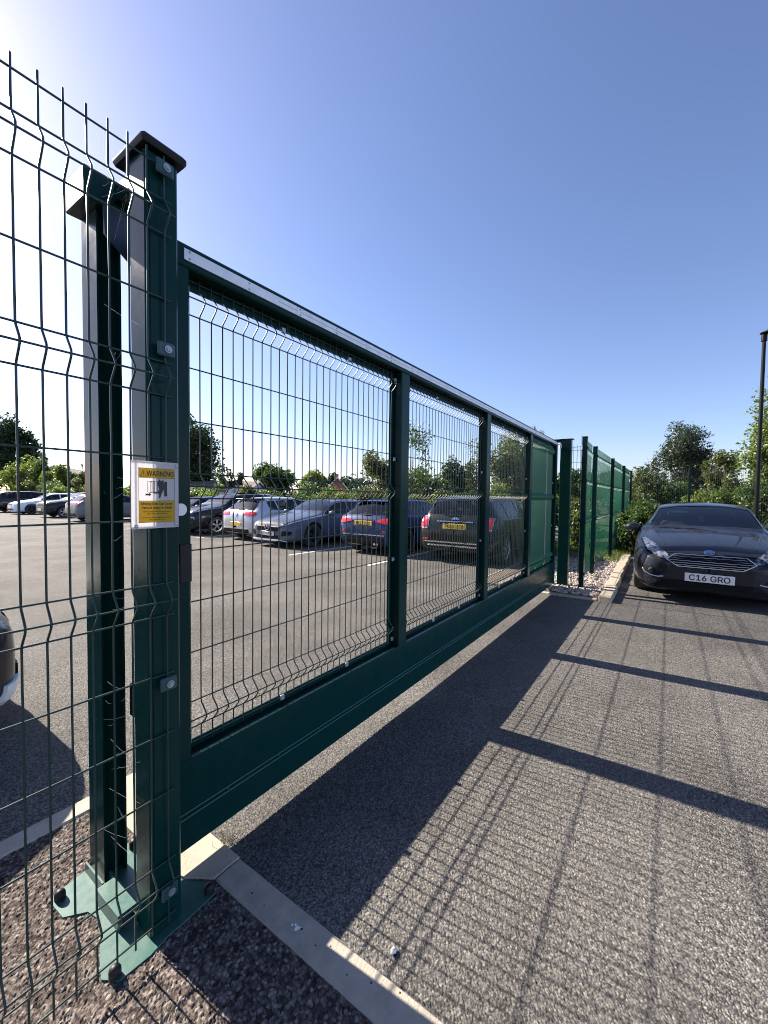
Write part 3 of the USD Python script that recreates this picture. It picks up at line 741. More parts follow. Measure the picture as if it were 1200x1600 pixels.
# the far wood that closes the view
rng = np.random.default_rng(19)
for nm, pts in (('wood', [(60 + 20 * math.sin(i * .9) + rng.uniform(-5, 5), -40 + i * 3.2) for i in range(62)]),):
    cl = [(x, y, rng.uniform(.6, 1.6), 3.2, 3.2, rng.uniform(2.2, 3.6)) for x, y in pts]
    obj('distant_wood', leaves(rng, cl, 26000, .32, .05, .4), 'leaf_dark', kind='stuff', label='distant line of dark trees that closes the view beyond the car park', cat='wood')
for i, (x, y, h, lm) in enumerate(((12.6, 2.0, 1.25, 'leaf_olive'), (13.2, 3.2, 1.7, 'leaf_mid'), (13.0, 4.4, 1.5, 'leaf_olive'), (12.9, .55, 1.5, 'leaf_mid'))):
    shrub('bush', ['low olive bush behind the far fence beyond the stone bed', 'green bush behind the far gate portal, right of its post', 'olive bush behind the end of the close mesh bay', 'green bush past the end of the raised kerb beside the grey car'][i], 'bush', (x, y, 0), (.9, .75), h, lm, 7000, .05, 260 + i, k=26)
# grass verge and weeds
rng = np.random.default_rng(17)


def tufts(rng, n, fx, fy, hmin, hmax, z=0.0, w=.006):
    x, y = fx(n), fy(n); h = rng.uniform(hmin, hmax, n); a = rng.uniform(0, 2 * PI, n); d = rng.uniform(.1, .6, n) * h
    p = np.stack([x, y, np.full(n, z)], 1); s = np.stack([np.cos(a), np.sin(a), 0 * a], 1) * w; tip = p + np.stack([-np.sin(a) * d, np.cos(a) * d, h], 1)
    v = np.stack([p - s, p + s, tip], 1).reshape(-1, 3); i = np.arange(n)[:, None] * 3
    return v, i + [0, 1, 2]


obj('grass_verge', tufts(rng, 14000, lambda n: rng.uniform(10.2, 14, n), lambda n: rng.uniform(.75, 3.4, n), .05, .2, 0), 'grass_leaf', kind='stuff', label='sunlit grass verge behind the stone bed and far fence', cat='grass')
obj('weed_tuft', tufts(rng, 46, lambda n: rng.normal(.985, .018, n), lambda n: rng.normal(1.43, .02, n), .02, .06, 0, .0012), 'dry_grass', label='dry straw coloured weed tuft growing at the concrete edging corner', cat='weed')

# ------------------------------------------------------------------ buildings far behind
def bungalow(label, x, ytop, depth, w, dpt, wall, rot=0.3, er=.62):
    b = gpos(x, depth); H = zat(ytop, x, depth); e = H * er
    t = thing('bungalow', label, 'house', b, rot)
    obj('wall', box(-w / 2, w / 2, -dpt / 2, dpt / 2, 0, e), wall, t, local=True)
    for xx in (-w / 2, w / 2 - .2):
        obj('gable', prism([(-dpt / 2, e + .003), (dpt / 2, e + .003), (0, H - .12)], 'x', xx, xx + .2), wall, t, local=True)
    s = .35; dz = s * (H - e) / (dpt / 2)
    for sg_ in (1, -1):
        obj('roof', prism([(sg_ * (dpt / 2 + s), e - dz), (sg_ * (dpt / 2 + s), e - dz + .12), (0, H + .02), (0, H - .1)], 'x', -w / 2 - .3, w / 2 + .3), 'roof_tile', t, local=True)
        for xx in (-w / 2 - .37, w / 2 + .31):
            obj('barge_board', prism([(sg_ * (dpt / 2 + s), e - dz - .05), (sg_ * (dpt / 2 + s), e - dz + .14), (0, H + .05), (0, H - .14)], 'x', xx, xx + .06), 'render_wall', t, local=True)
    for xx in np.arange(-w / 2 + 1.2, w / 2 - 1, 2.4):
        for yy in (-dpt / 2 - .03,):
            wd = obj('window', box(xx, xx + 1.3, yy, yy + .05, e * .42, e * .86), 'black', t, local=True)
            obj('frame', [box(xx - .06, xx + 1.36, yy - .02, yy + .04, e * .86, e * .9), box(xx - .06, xx + 1.36, yy - .02, yy + .04, e * .38, e * .42), box(xx - .06, xx, yy - .02, yy + .04, e * .42, e * .86), box(xx + 1.3, xx + 1.36, yy - .02, yy + .04, e * .42, e * .86), box(xx + .62, xx + .68, yy - .02, yy + .04, e * .42, e * .86)], 'render_wall', wd, local=True)
    if er < .6: obj('chimney', box(w / 4, w / 4 + .6, -.3, .3, H - .3, H + .7), 'brick', t, local=True)
    return t


bungalow('bungalow with a grey tiled roof behind the black people carrier', 318, 752, 48, 8, 7, 'render_wall', .6 - PI / 2)
bungalow('pale bungalow with dark windows right of the young trees', 372, 752, 52, 5, 6, 'render_wall', .5 - PI / 2)
bungalow('brick house with its gable end facing the car park', 526, 747, 62, 6, 3.6, 'brick', .74, .5)
bungalow('long low dark roofed building left behind the bushes', 112, 732, 70, 16, 8, 'roof_tile', 1.0)

# ------------------------------------------------------------------ lamp posts
def lamp_post(label, b, h, r, head=True, z0=0.0):
    t = thing('lamp_post', label, 'lamp post', b)
    obj('column', tube([(0, 0, 0), (0, 0, 1.0)], r * 1.55, 14), 'pole_black', t, local=True, smooth=40)
    obj('pole', tube([(0, 0, 1.0), (0, 0, 1.04), (0, 0, 1.06), (0, 0, h)], [r * 1.5, r * 1.3, r, r * .8], 14), 'pole_black', t, local=True, smooth=40)
    if head:
        hd = trimesh.creation.icosphere(3, 1.0); v = np.array(hd.vertices) * [.26, .15, .055]; v[:, 2] = np.maximum(v[:, 2], -.02)
        c, s = math.cos(-2.2), math.sin(-2.2)
        v = np.stack([v[:, 0] + .16, v[:, 1], v[:, 2] + h + .05], 1); v = np.stack([c * v[:, 0] - s * v[:, 1], s * v[:, 0] + c * v[:, 1], v[:, 2]], 1)
        l = obj('lamp_head', (v, np.array(hd.faces)), 'pole_black', t, local=True, smooth=True)
        obj('bracket', tube([(0, 0, h - .16), (0, 0, h + .06)], r * 1.25, 12), 'pole_black', t, local=True, smooth=40)
    return t


_d = 11.2
b = at(1180.5, 830, _d)
lamp_post('tall black lamp post behind the dark grey car at the right', (b[0], b[1], 0), zat(528, 1194, _d), .052)
lamp_post('thin dark lamp pole beyond the far row of cars at the left', gpos(55, 46), zat(700, 55, 46), .06, head=False)
lamp_post('slim lamp post with a small head just left of the rear gate post', gpos(129, 44), zat(727, 129, 44), .06)
lamp_post('small far lamp post over the roofs right of the brick gable', gpos(586, 30), zat(713, 586, 30), .035)

# rear boundary fence behind the bushes at the right
PFR = [(2.40, 0), (.1, 0)]
for i in range(4):
    a = np.array([16.0, 2.2 - 1.36 * 2 * i]); b2 = a - [0, 2.72]
    t = thing('mesh_fence_panel', ['rear green mesh fence panel beyond the end of the far fence', 'rear green mesh fence panel left of the lone post above the grey car', 'rear green mesh fence panel right of the lone post behind the pine', 'rear green mesh fence panel behind the lamp post at the right edge'][i], 'fence', (a[0], (a[1] + b2[1]) / 2, 0))
    obj('wire_mesh', [tube([(a[0], yv, .1), (a[0], yv, 2.42)], WR, 3) for yv in np.arange(b2[1] + .05, a[1], .05)], 'green_wire', t, kind='stuff')
    for z in PZ:
        obj('cross_wire', tube([(a[0], b2[1], z), (a[0], a[1], z)], WR, 3), 'green_wire', t)
    t = thing('fence_post', ['rear green fence post at the end of the far fence', 'lone rear green fence post standing above the grey car roof', 'rear green fence post behind the lamp post', 'rear green fence post at the right edge of the picture'][i], 'post', (a[0], a[1], 0))
    obj('post', box(a[0] - .03, a[0] + .03, a[1] - .03, a[1] + .03, 0, 2.44, .004), 'green', t)
    obj('post_cap', box(a[0] - .033, a[0] + .033, a[1] - .033, a[1] + .033, 2.44, 2.455, .006), 'black', t)

# ------------------------------------------------------------------ cars
NT = 44


def bspline(cp, n):
    """quadratic B-spline with clamped ends through a control polygon (k x 2)"""
    k = len(cp); t = np.linspace(0, k - 2 - 1e-9, n); i = np.floor(t).astype(int); u = t - i
    P = np.vstack([2 * cp[0] - cp[1], cp, 2 * cp[-1] - cp[-2]])
    # midpoint form: segment i between mid(P[i],P[i+1]) and mid(P[i+1],P[i+2])
    t = np.linspace(0, k - 1e-9, n); i = np.floor(t).astype(int); u = (t - i)[:, None]
    a, b, c = P[i], P[i + 1], P[i + 2]
    return .5 * (a + b) * (1 - u) ** 2 + 2 * b * u * (1 - u) + .5 * (b + c) * u ** 2


class Shape:
    def __init__(s, rows, sy=1.0, sz=1.0, sx=1.0):
        r = np.array(rows, float); s.x = r[:, 0] * sx
        r[:, [2, 3, 6, 8]] *= sy; r[:, [1, 4, 5, 7, 9]] *= sz
        s.c = [PchipInterpolator(s.x, r[:, k]) for k in range(1, 10)]; s.L = s.x[-1]; s.r = r
        xs = np.unique(np.concatenate([np.linspace(0, s.L, 150), np.linspace(0, .3, 40), np.linspace(s.L - .5, s.L, 60)])); s.xs = xs
        s.rings = np.array([s.ring(x) for x in xs])
        s.zg = np.linspace(.1, 2.0 * sz, 200)
        s.W = np.array([np.interp(s.zg, np.maximum.accumulate(R[6:, 1] + np.arange(len(R) - 6) * 1e-6), R[6:, 0], left=-.2, right=-.2) for R in s.rings])

    def v(s, k, x): return float(s.c[k](x))

    def ring(s, x, inset=0.0, floor=None):
        zs, yb0, ys, zm, zb, yb, zr, yr, zt = [float(c(x)) for c in s.c]
        if inset: yb0 -= inset; ys -= inset; yb -= inset; yr -= inset; zr -= inset; zt -= inset; zs = floor
        cp = np.array([(0, zs), (yb0 * .9, zs), (yb0, zs + .01), (ys * .985, zs + .35 * (zm - zs)), (ys, zm), (ys, .5 * (zm + zb)), (yb + .006, zb - .02), (yb, zb), (yb * .6 + yr * .4, zb * .6 + zr * .4), (yr + .02, zr - .03), (yr, zr), (yr * .78, zr * .6 + zt * .4), (yr * .52, zr * .27 + zt * .73), (yr * .26, zr * .07 + zt * .93), (0, zt)])
        return bspline(cp, NT)

    def loft(s, xs, **k):
        R = [s.ring(x, **k) for x in xs]; n = NT; v = []; f = []
        for x, r in zip(xs, R):
            left = [(x, a, b) for a, b in r]; right = [(x, -a, b) for a, b in r[1:-1][::-1]]
            v += left + right
        m = 2 * NT - 2
        for i in range(len(xs) - 1):
            for j in range(m):
                p, q = i * m + j, i * m + (j + 1) % m
                f += [[p, p + m, q + m], [p, q + m, q]]
        a = len(v); v += [(xs[0], 0, .5 * (R[0][0, 1] + R[0][-1, 1])), (xs[-1], 0, .5 * (R[-1][0, 1] + R[-1][-1, 1]))]
        e = (len(xs) - 1) * m
        for j in range(m):
            f += [[a, j, (j + 1) % m], [a + 1, e + (j + 1) % m, e + j]]
        v, f = np.array(v), np.array(f)
        mm = trimesh.Trimesh(v, f, process=False)
        if mm.volume < 0: f = f[:, ::-1]
        return v, f

    def side(s, x, z):
        x = np.clip(x, s.xs[0], s.xs[-1]); i = np.clip(np.searchsorted(s.xs, x) - 1, 0, len(s.xs) - 2); u = (x - s.xs[i]) / (s.xs[i + 1] - s.xs[i])
        j = np.clip((z - s.zg[0]) / (s.zg[1] - s.zg[0]), 0, len(s.zg) - 1.001); jj = j.astype(int); w = j - jj
        return (s.W[i, jj] * (1 - w) + s.W[i, jj + 1] * w) * (1 - u) + (s.W[i + 1, jj] * (1 - w) + s.W[i + 1, jj + 1] * w) * u

    def endx(s, y, z, front=True):
        j = np.clip((z - s.zg[0]) / (s.zg[1] - s.zg[0]), 0, len(s.zg) - 1.001); jj = j.astype(int); w = j - jj
        W = s.W[:, jj] * (1 - w) + s.W[:, jj + 1] * w
        ok = W >= np.abs(y)
        if not front: ok = ok[::-1]; W = W[::-1]; xs = s.xs[::-1]
        else: xs = s.xs
        i = np.maximum(ok.argmax(0), 1); n = np.arange(len(y))
        a, b = W[i - 1, n], W[i, n]; u = np.clip((np.abs(y) - a) / np.where(abs(b - a) < 1e-9, 1, b - a), 0, 1)
        return xs[i - 1] + (xs[i] - xs[i - 1]) * u


def densify(poly, step):
    P = Polygon(poly) if not isinstance(poly, Polygon) else poly
    ring = shapely.segmentize(P.exterior, step); b = np.array(ring.coords)[:-1]
    x0, y0, x1, y1 = P.bounds
    g = np.array([(x, y) for x in np.arange(x0 + step / 2, x1, step) for y in np.arange(y0 + step / 2, y1, step) if P.buffer(-step * .35).contains(Point(x, y))]).reshape(-1, 2)
    pts = np.vstack([b, g]); tri = Delaunay(pts).simplices
    c = pts[tri].mean(1); keep = np.array([P.contains(Point(*q)) for q in c])
    a2 = np.abs(np.cross(pts[tri[:, 1]] - pts[tri[:, 0]], pts[tri[:, 2]] - pts[tri[:, 0]]))
    return pts, tri[keep & (a2 > 1e-7)]


def decal(S, poly, view, off=.005, thick=.012, step=.05, mirror=False):
    if thick: off += .007; thick += .012
    """a thin shell on the car's surface: poly in (x, z) for view 'side', in (y, z) for 'front' and 'rear'"""
    p, t = densify(poly, step)
    e = .01

    def pos(q):
        if view == 'side': return np.stack([q[:, 0], S.side(q[:, 0], q[:, 1]), q[:, 1]], 1)
        return np.stack([S.endx(q[:, 0], q[:, 1], view == 'front'), q[:, 0], q[:, 1]], 1)
    P = pos(p); A = pos(p + [e, 0]) - pos(p - [e, 0]); B = pos(p + [0, e]) - pos(p - [0, e])
    N = np.cross(A, B); N /= np.linalg.norm(N, axis=1, keepdims=True) + 1e-12
    out = {'side': [0, 1, 0], 'front': [-1, 0, 0], 'rear': [1, 0, 0]}[view]
    N *= np.sign(N @ np.array(out, float) + 1e-9)[:, None]
    N = N * .7 + np.array(out) * .3; N /= np.linalg.norm(N, axis=1, keepdims=True)
    top = P + N * off
    fn = np.cross(top[t[:, 1]] - top[t[:, 0]], top[t[:, 2]] - top[t[:, 0]])
    t = np.where((fn @ np.array(out, float) < 0)[:, None], t[:, ::-1], t)
    v, f = top, t
    if thick:
        n = len(p); v = np.vstack([top, top - N * thick])
        ed = {}
        for tr in t:
            for a, b in ((tr[0], tr[1]), (tr[1], tr[2]), (tr[2], tr[0])): ed[(a, b)] = 1
        w = [[a, b] for a, b in ed if (b, a) not in ed]
        f = np.vstack([t] + [np.array([[b, a, a + n], [b, a + n, b + n]]) for a, b in w])
    if mirror: v = v * [1, -1, 1]; f = f[:, ::-1]
    return v, f


#        x    zs   ybot  ys   zm   zb   yb   zr   yr   zt
HATCH = [(0.00, .24, .40, .48, .40, .55, .46, .60, .40, .63),
         (0.03, .20, .56, .64, .40, .60, .60, .66, .52, .69),
         (0.10, .17, .66, .745, .42, .66, .70, .72, .60, .755),
         (0.24, .17, .73, .83, .45, .73, .775, .785, .66, .83),
         (0.50, .17, .77, .885, .48, .80, .83, .85, .70, .90),
         (0.90, .17, .78, .905, .50, .87, .86, .92, .72, .975),
         (1.12, .17, .78, .91, .50, .905, .87, .955, .72, 1.01),
         (1.28, .17, .78, .91, .50, .925, .87, .985, .71, 1.05),
         (1.70, .17, .78, .91, .50, .94, .875, 1.23, .655, 1.285),
         (2.05, .17, .78, .91, .50, .95, .875, 1.375, .61, 1.425),
         (2.60, .17, .78, .91, .50, .965, .875, 1.41, .60, 1.47),
         (3.30, .17, .78, .91, .50, .985, .87, 1.385, .59, 1.45),
         (3.80, .18, .77, .91, .52, 1.0, .86, 1.33, .575, 1.395),
         (4.00, .19, .76, .90, .54, 1.0, .845, 1.19, .59, 1.25),
         (4.17, .21, .74, .87, .56, .97, .81, 1.04, .62, 1.08),
         (4.27, .24, .70, .82, .56, .90, .765, .95, .63, .98),
         (4.34, .28, .62, .72, .54, .76, .67, .82, .58, .86),
         (4.37, .34, .50, .58, .52, .66, .54, .70, .46, .74)]
SUV = [(0.00, .30, .42, .52, .48, .66, .50, .72, .44, .76),
       (0.03, .26, .60, .68, .48, .72, .65, .79, .58, .83),
       (0.10, .24, .70, .78, .50, .80, .74, .87, .66, .905),
       (0.24, .22, .76, .86, .52, .87, .81, .935, .70, .975),
       (0.50, .22, .79, .905, .54, .92, .855, .985, .73, 1.03),
       (0.95, .22, .80, .92, .56, .98, .875, 1.04, .75, 1.09),
       (1.12, .22, .80, .925, .56, 1.0, .88, 1.07, .75, 1.12),
       (1.28, .22, .80, .925, .56, 1.01, .88, 1.13, .74, 1.19),
       (1.65, .22, .80, .925, .56, 1.02, .885, 1.39, .69, 1.44),
       (1.95, .22, .80, .925, .56, 1.03, .885, 1.50, .655, 1.555),
       (2.60, .22, .80, .925, .56, 1.04, .885, 1.54, .645, 1.60),
       (3.40, .22, .80, .925, .56, 1.05, .88, 1.52, .64, 1.585),
       (3.95, .23, .79, .92, .58, 1.06, .87, 1.47, .64, 1.535),
       (4.12, .24, .78, .91, .60, 1.05, .855, 1.32, .65, 1.37),
       (4.24, .26, .76, .885, .60, 1.02, .83, 1.12, .67, 1.17),
       (4.31, .28, .72, .84, .60, .95, .79, 1.02, .66, 1.05),
       (4.36, .32, .64, .74, .58, .82, .70, .88, .60, .92),
       (4.39, .40, .52, .60, .56, .72, .56, .76, .48, .80)]


def wheel(parent, x, y, r, rim, spokes=5, w=.2):
    """a wheel whose outer face looks along sign(y)"""
    s = 1 if y > 0 else -1
    prof = [(r * .66, -w / 2 + .02), (r * .80, -w / 2), (r * .95, -w / 2 + .012), (r, -w / 2 + .045), (r, w / 2 - .045), (r * .95, w / 2 - .012), (r * .80, w / 2), (r * .66, w / 2 - .02)]
    m = trimesh.creation.revolve(np.array(prof + [prof[0]]), sections=32); v = np.array(m.vertices)

    def put(v): return np.stack([x + v[:, 0], y + s * v[:, 2], r + v[:, 1]], 1)
    fx = lambda f: f if s < 0 else np.asarray(f)[:, ::-1]
    wp = obj('wheel', (put(v), fx(m.faces)), 'tyre', parent, smooth=40, local=True)
    parts = []
    rr = trimesh.creation.revolve(np.array([(r * .60, w / 2 - .06), (r * .60, w / 2 - .022), (r * .675, w / 2 - .014), (r * .675, w / 2 - .06), (r * .60, w / 2 - .06)]), sections=32)
    parts.append((put(np.array(rr.vertices)), fx(rr.faces)))
    hub = trimesh.creation.cylinder(r * .14, .03, sections=16); hv = np.array(hub.vertices); hv[:, 2] += w / 2 - .035; parts.append((put(hv), fx(hub.faces)))
    for k in range(spokes):
        a = 2 * PI * k / spokes + .3
        for da in (-.13, .13):
            b = trimesh.creation.box([r * .56, r * .075, .022]); v = np.array(b.vertices); v[:, 0] += r * .36; v[:, 2] += w / 2 - .035
            c, sn = math.cos(a + da), math.sin(a + da); v = np.stack([c * v[:, 0] - sn * v[:, 1], sn * v[:, 0] + c * v[:, 1], v[:, 2]], 1)
            parts.append((put(v), fx(b.faces)))
    obj('rim', parts, rim, wp, local=True)
    bk = trimesh.creation.cylinder(r * .64, .02, sections=24); v = np.array(bk.vertices); v[:, 2] += w / 2 - .085
    obj('brake_disc', (put(v), fx(bk.faces)), 'plastic_black', wp, local=True)


def tomani(vf):
    v, f = vf[0], vf[1]
    return m3.Manifold(m3.Mesh(np.asarray(v, np.float32), np.asarray(f, np.uint32)))


def car(name, label, loc, rot, rows, paintm, sy=1.0, sz=0.93, L=4.3, wr=.315, rim='alloy', glassm='glass_clear', side_glass='glass_dark', spokes=5, suv=False, interior=True, group=None, nst=70):
    S = Shape(rows, sy, sz, L / rows[-1][0])
    k = L / rows[-1][0]
    t = thing(name, label, 'car', loc, rot, group)
    xs = np.unique(np.round(np.concatenate([np.linspace(0, S.L, nst), np.linspace(0, .12, 8), np.linspace(S.L - .14, S.L, 8)]), 4))
    body = tomani(S.loft(xs))
    x1 = 1.17 * k; x2 = S.L - .16
    ix = np.linspace(x1, x2, 40)
    body -= tomani(S.loft(ix, inset=.03, floor=.40 * sz))
    zt = lambda x: S.v(8, x); zb = lambda x: S.v(4, x); zr = lambda x: S.v(6, x); yr = lambda x: S.v(7, x); yb = lambda x: S.v(5, x)
    # windscreen and rear window outlines in (y, z)
    wb, wt = 1.31 * k, (2.0 if not suv else 1.9) * k
    ws = [(-yr(wb) * 1.02, zt(wb) - .01), (-yr(wb) * .5, zt(wb) + .012), (yr(wb) * .5, zt(wb) + .012), (yr(wb) * 1.02, zt(wb) - .01), (yr(wt) * .96, zr(wt) - .02), (yr(wt) * .5, zt(wt) - .012), (-yr(wt) * .5, zt(wt) - .012), (-yr(wt) * .96, zr(wt) - .02)]
    ra, rb = (3.86 if not suv else 3.99) * k, (4.19 if not suv else 4.22) * k
    rw = [(-yr(rb) * 1.06, zr(rb)), (yr(rb) * 1.06, zr(rb)), (yr(ra) * .98, zr(ra) - .02), (yr(ra) * .6, zt(ra) - .03), (-yr(ra) * .6, zt(ra) - .03), (-yr(ra) * .98, zr(ra) - .02)]
    a0, a1 = 1.42 * k, (3.72 if not suv else 3.85) * k
    bp = 2.47 * k; cp_ = 3.32 * k

    def band(p, q):
        X = np.linspace(p, q, 12)
        lo = [(x, zb(x) + .03) for x in X]; hi = [(x, max(zb(x) + .04, zr(x) - .045)) for x in X]
        return Polygon(lo + hi[::-1]).buffer(0)
    sws = [band(a0, bp - .035), band(bp + .035, cp_ - .025), band(cp_ + .025, a1 - .05)]
    rbox = lambda P: P.buffer(-.015).buffer(.015)
    sws = [rbox(p) for p in sws]
    ex = lambda P, ax, a, b: tomani(prism(P, ax, a, b))
    body -= ex(Polygon(ws), 'x', .95 * k, 2.15 * k)
    body -= ex(Polygon(rw), 'x', 3.72 * k, S.L + .1)
    for p in sws:
        body -= ex(p, 'y', .4, 1.2); body -= ex(p, 'y', -1.2, -.4)
    # wheel arches
    fx_, rx_ = .88 * k, S.L - .82 * k
    for xw in (fx_, rx_):
        for s in (1, -1):
            c = trimesh.creation.cylinder(wr + .055, .42, sections=40); v = np.array(c.vertices); v = np.stack([v[:, 0] + xw, v[:, 2] + s * .86, v[:, 1] + wr + .01], 1)
            vf = (v, np.array(c.faces)[:, ::-1]); mm = tomani(vf)
            if mm.volume() < 0: mm = tomani((v, np.array(c.faces)))
            body -= mm
    bd = obj('body', body, paintm, t, smooth=32, local=True)
    for xw, nm in ((fx_, 'f'), (rx_, 'r')):
        for s in (1, -1):
            yw = S.side(np.array([xw]), np.array([wr]))[0]
            yw = max(yw, .8) if yw > .5 else .85
            wheel(t, xw, s * (S.v(2, xw) - .115), wr, rim, spokes)
    obj('windscreen', decal(S, ws, 'front', -.006, 0, .07), glassm, t, local=True, smooth=True)
    obj('rear_window', decal(S, rw, 'rear', -.006, 0, .07), side_glass, t, local=True, smooth=True)
    for p in sws:
        for mi in (False, True):
            obj('side_window', decal(S, p, 'side', -.008, 0, .09, mi), side_glass, t, local=True, smooth=True)
    # mirrors
    for s in (1, -1):
        xm = 1.52 * k; ym = S.side(np.array([xm]), np.array([zb(xm)]))[0]
        e = trimesh.creation.icosphere(2, 1.0); v = np.array(e.vertices) * [.075, .115, .075]; v[:, 0] = np.minimum(v[:, 0], .045); v += [xm, s * (ym + .10), zb(xm) + .065]
        mp = obj('mirror', (v, np.array(e.faces)), paintm, t, smooth=40, local=True)
        obj('mirror_arm', box(xm - .03, xm + .03, min(s * (ym - .02), s * (ym + .06)), max(s * (ym - .02), s * (ym + .06)), zb(xm) + .0, zb(xm) + .035, .008), 'plastic_black', mp, local=True)
    # door seams and sill
    if interior:
        obj('dashboard', [box(1.35 * k, 1.75 * k, -.66, .66, .5, zb(1.5 * k) - .03, .05), box(1.2 * k, S.L - .35, -.70, .70, .36 * sz, .40 * sz)], 'interior', t, local=True)
        for xx in (2.25 * k, 3.25 * k):
            for s in (1, -1):
                st_ = obj('seat', [box(xx - .25, xx + .22, s * .37 - .24, s * .37 + .24, .40 * sz, .58 * sz, .05), box(xx + .16, xx + .30, s * .37 - .23, s * .37 + .23, .55 * sz, 1.06 * sz, .05)], 'seat_cloth', t, local=True, smooth=40)
                obj('head_rest', box(xx + .20, xx + .29, s * .37 - .12, s * .37 + .12, 1.08 * sz, 1.25 * sz, .03), 'seat_cloth', st_, local=True, smooth=40)
        th = np.linspace(0, 2 * PI, 25)
        sx_, sy_, sz_ = 1.88 * k, (.37), zb(1.6 * k) + .03
        # right-hand drive: the wheel is on the car's own right
        obj('steering_wheel', [tube([(sx_ + .07 * math.sin(a), sy_ + .185 * math.cos(a), sz_ + .165 * math.sin(a)) for a in th], .014, 6, False), tube([(sx_, sy_ - .18, sz_), (sx_, sy_ + .18, sz_)], .014, 5)], 'plastic_black', t, local=True)
    return t, S, k


def plate(t, S, text, z, front, cm, y0=0.0, w=.52, h=.111, off=.012):
    x = S.endx(np.array([y0 - w / 2, y0, y0 + w / 2]), np.array([z] * 3), front)
    xx = (x.min() if front else x.max()); s = -1 if front else 1
    a, b = sorted((xx + s * off, xx + s * (off - .012)))
    p = obj('number_plate', box(a, b, y0 - w / 2, y0 + w / 2, z - h / 2, z + h / 2, .003), cm, t, local=True)
    if text:
        m = meshkit.text_mesh(text, .072, .001, True); v = np.array(m.vertices); f = np.array(m.faces)
        c = (v[:, 0].max() + v[:, 0].min()) / 2; u = (v[:, 0] - c) * min(1.0, .43 / (v[:, 0].max() - v[:, 0].min()))
        # read from outside: front plates read with +u towards -y (looking along +x), rear ones towards +y
        yy = y0 + (-u if front else u); zz = z - .036 + v[:, 1]
        xo = (a - v[:, 2] - .0002) if front else (b + v[:, 2] + .0002)
        obj('characters', (np.stack([xo, yy, zz], 1), f), 'sign_ink', p, local=True)
    return p


def sym(P): return [P, [(-a, b) for a, b in P][::-1]]


def plastic_trim(t, S, rows_z, front, y1, mat_='plastic_black', off=.006, nm='lower_trim'):
    z0, z1 = rows_z
    return obj(nm, decal(S, [(-y1, z0), (y1, z0), (y1 * .97, z1), (-y1 * .97, z1)], 'front' if front else 'rear', off, .02, .06), mat_, t, local=True)


# --- the dark grey hatchback facing the viewer (right)
FX, FYC = 6.90, -0.47
t, S, k = car('hatchback', 'dark graphite hatchback facing the viewer at the right, with chrome barred grille', (FX, FYC, 0), 0.0, HATCH, 'paint_graphite', sy=1.0, sz=.94, L=4.36, wr=.315, interior=True, nst=110)
z = lambda v: v * .94
for P in sym([(.43, z(.63)), (.54, z(.655)), (.70, z(.74)), (.79, z(.86)), (.74, z(.88)), (.61, z(.82)), (.46, z(.71))]):
    h = obj('headlight', decal(S, P, 'front', .004, .015, .03), 'lamp_clear', t, local=True, smooth=30)
for s in (1, -1):
    P = [(s * a, b) for a, b in [(.42, z(.615)), (.54, z(.64)), (.71, z(.725)), (.81, z(.86)), (.79, z(.86)), (.70, z(.74)), (.54, z(.655)), (.43, z(.63))]]
    obj('headlight_rim', decal(S, P, 'front', .006, .012, .03), 'plastic_black', t, local=True)
gr = [(-.47, z(.64)), (-.38, z(.72)), (.38, z(.72)), (.47, z(.64)), (.34, z(.55)), (-.34, z(.55))]
gp_ = obj('grille', decal(S, gr, 'front', .004, .01, .04), 'plastic_black', t, local=True)
ring = [(a, b) for a, b in gr]
pts = np.array(ring + [ring[0]])
dense = []
for a, b in zip(pts[:-1], pts[1:]):
    for u in np.linspace(0, 1, 14)[:-1]: dense.append(a + (b - a) * u)
dense = np.array(dense + [pts[0]])
obj('surround', tube(np.stack([S.endx(dense[:, 0], dense[:, 1]) - .008, dense[:, 0], dense[:, 1]], 1), .0075, 6, False), 'chrome', gp_, local=True, smooth=True)
for zz, w in ((z(.575), .36), (z(.605), .40), (z(.635), .44), (z(.662), .42), (z(.69), .395)):
    yy = np.linspace(-w, w, 30)
    obj('slat', tube(np.stack([S.endx(yy, np.full(30, zz)) - .008, yy, np.full(30, zz)], 1), .0042, 5), 'chrome', gp_, local=True, smooth=True)
plate(t, S, 'C16 GRO', z(.41), True, 'plate_white', off=.03)
th = np.linspace(0, 2 * PI, 25)[:-1]
em = decal(S, [(.052 * math.cos(a), z(.765) + .021 * math.sin(a)) for a in th], 'front', .008, .012, .03)
eb = obj('badge', em, 'badge_blue', t, local=True)
er = np.array([(.054 * math.cos(a), z(.765) + .023 * math.sin(a)) for a in np.linspace(0, 2 * PI, 33)])
obj('badge_rim', tube(np.stack([S.endx(er[:, 0], er[:, 1]) - .008, er[:, 0], er[:, 1]], 1), .005, 5, False), 'chrome', eb, local=True)
em = meshkit.text_mesh('Ford', .020, .001); v = np.array(em.vertices); c = (v[:, 0].max() + v[:, 0].min()) / 2
bx_ = S.endx(np.array([0.]), np.array([z(.765)]))[0]
obj('badge_lettering', (np.stack([bx_ - .017 - v[:, 2], -(v[:, 0] - c), z(.765) - .010 + v[:, 1]], 1), np.array(em.faces)), 'chrome', eb, local=True)
obj('lower_intake', decal(S, [(-.60, z(.265)), (.60, z(.265)), (.50, z(.35)), (-.50, z(.35))], 'front', .004, .012, .05), 'plastic_black', t, local=True)
for zz in (z(.29), z(.32)):
    yy = np.linspace(-.5, .5, 24); obj('intake_bar', tube(np.stack([S.endx(yy, np.full(24, zz)) - .006, yy, np.full(24, zz)], 1), .006, 5), 'plastic_black', t, local=True)
obj('splitter', decal(S, [(-.66, z(.225)), (.66, z(.225)), (.64, z(.27)), (-.64, z(.27))], 'front', .012, .02, .05), 'plastic_black', t, local=True)
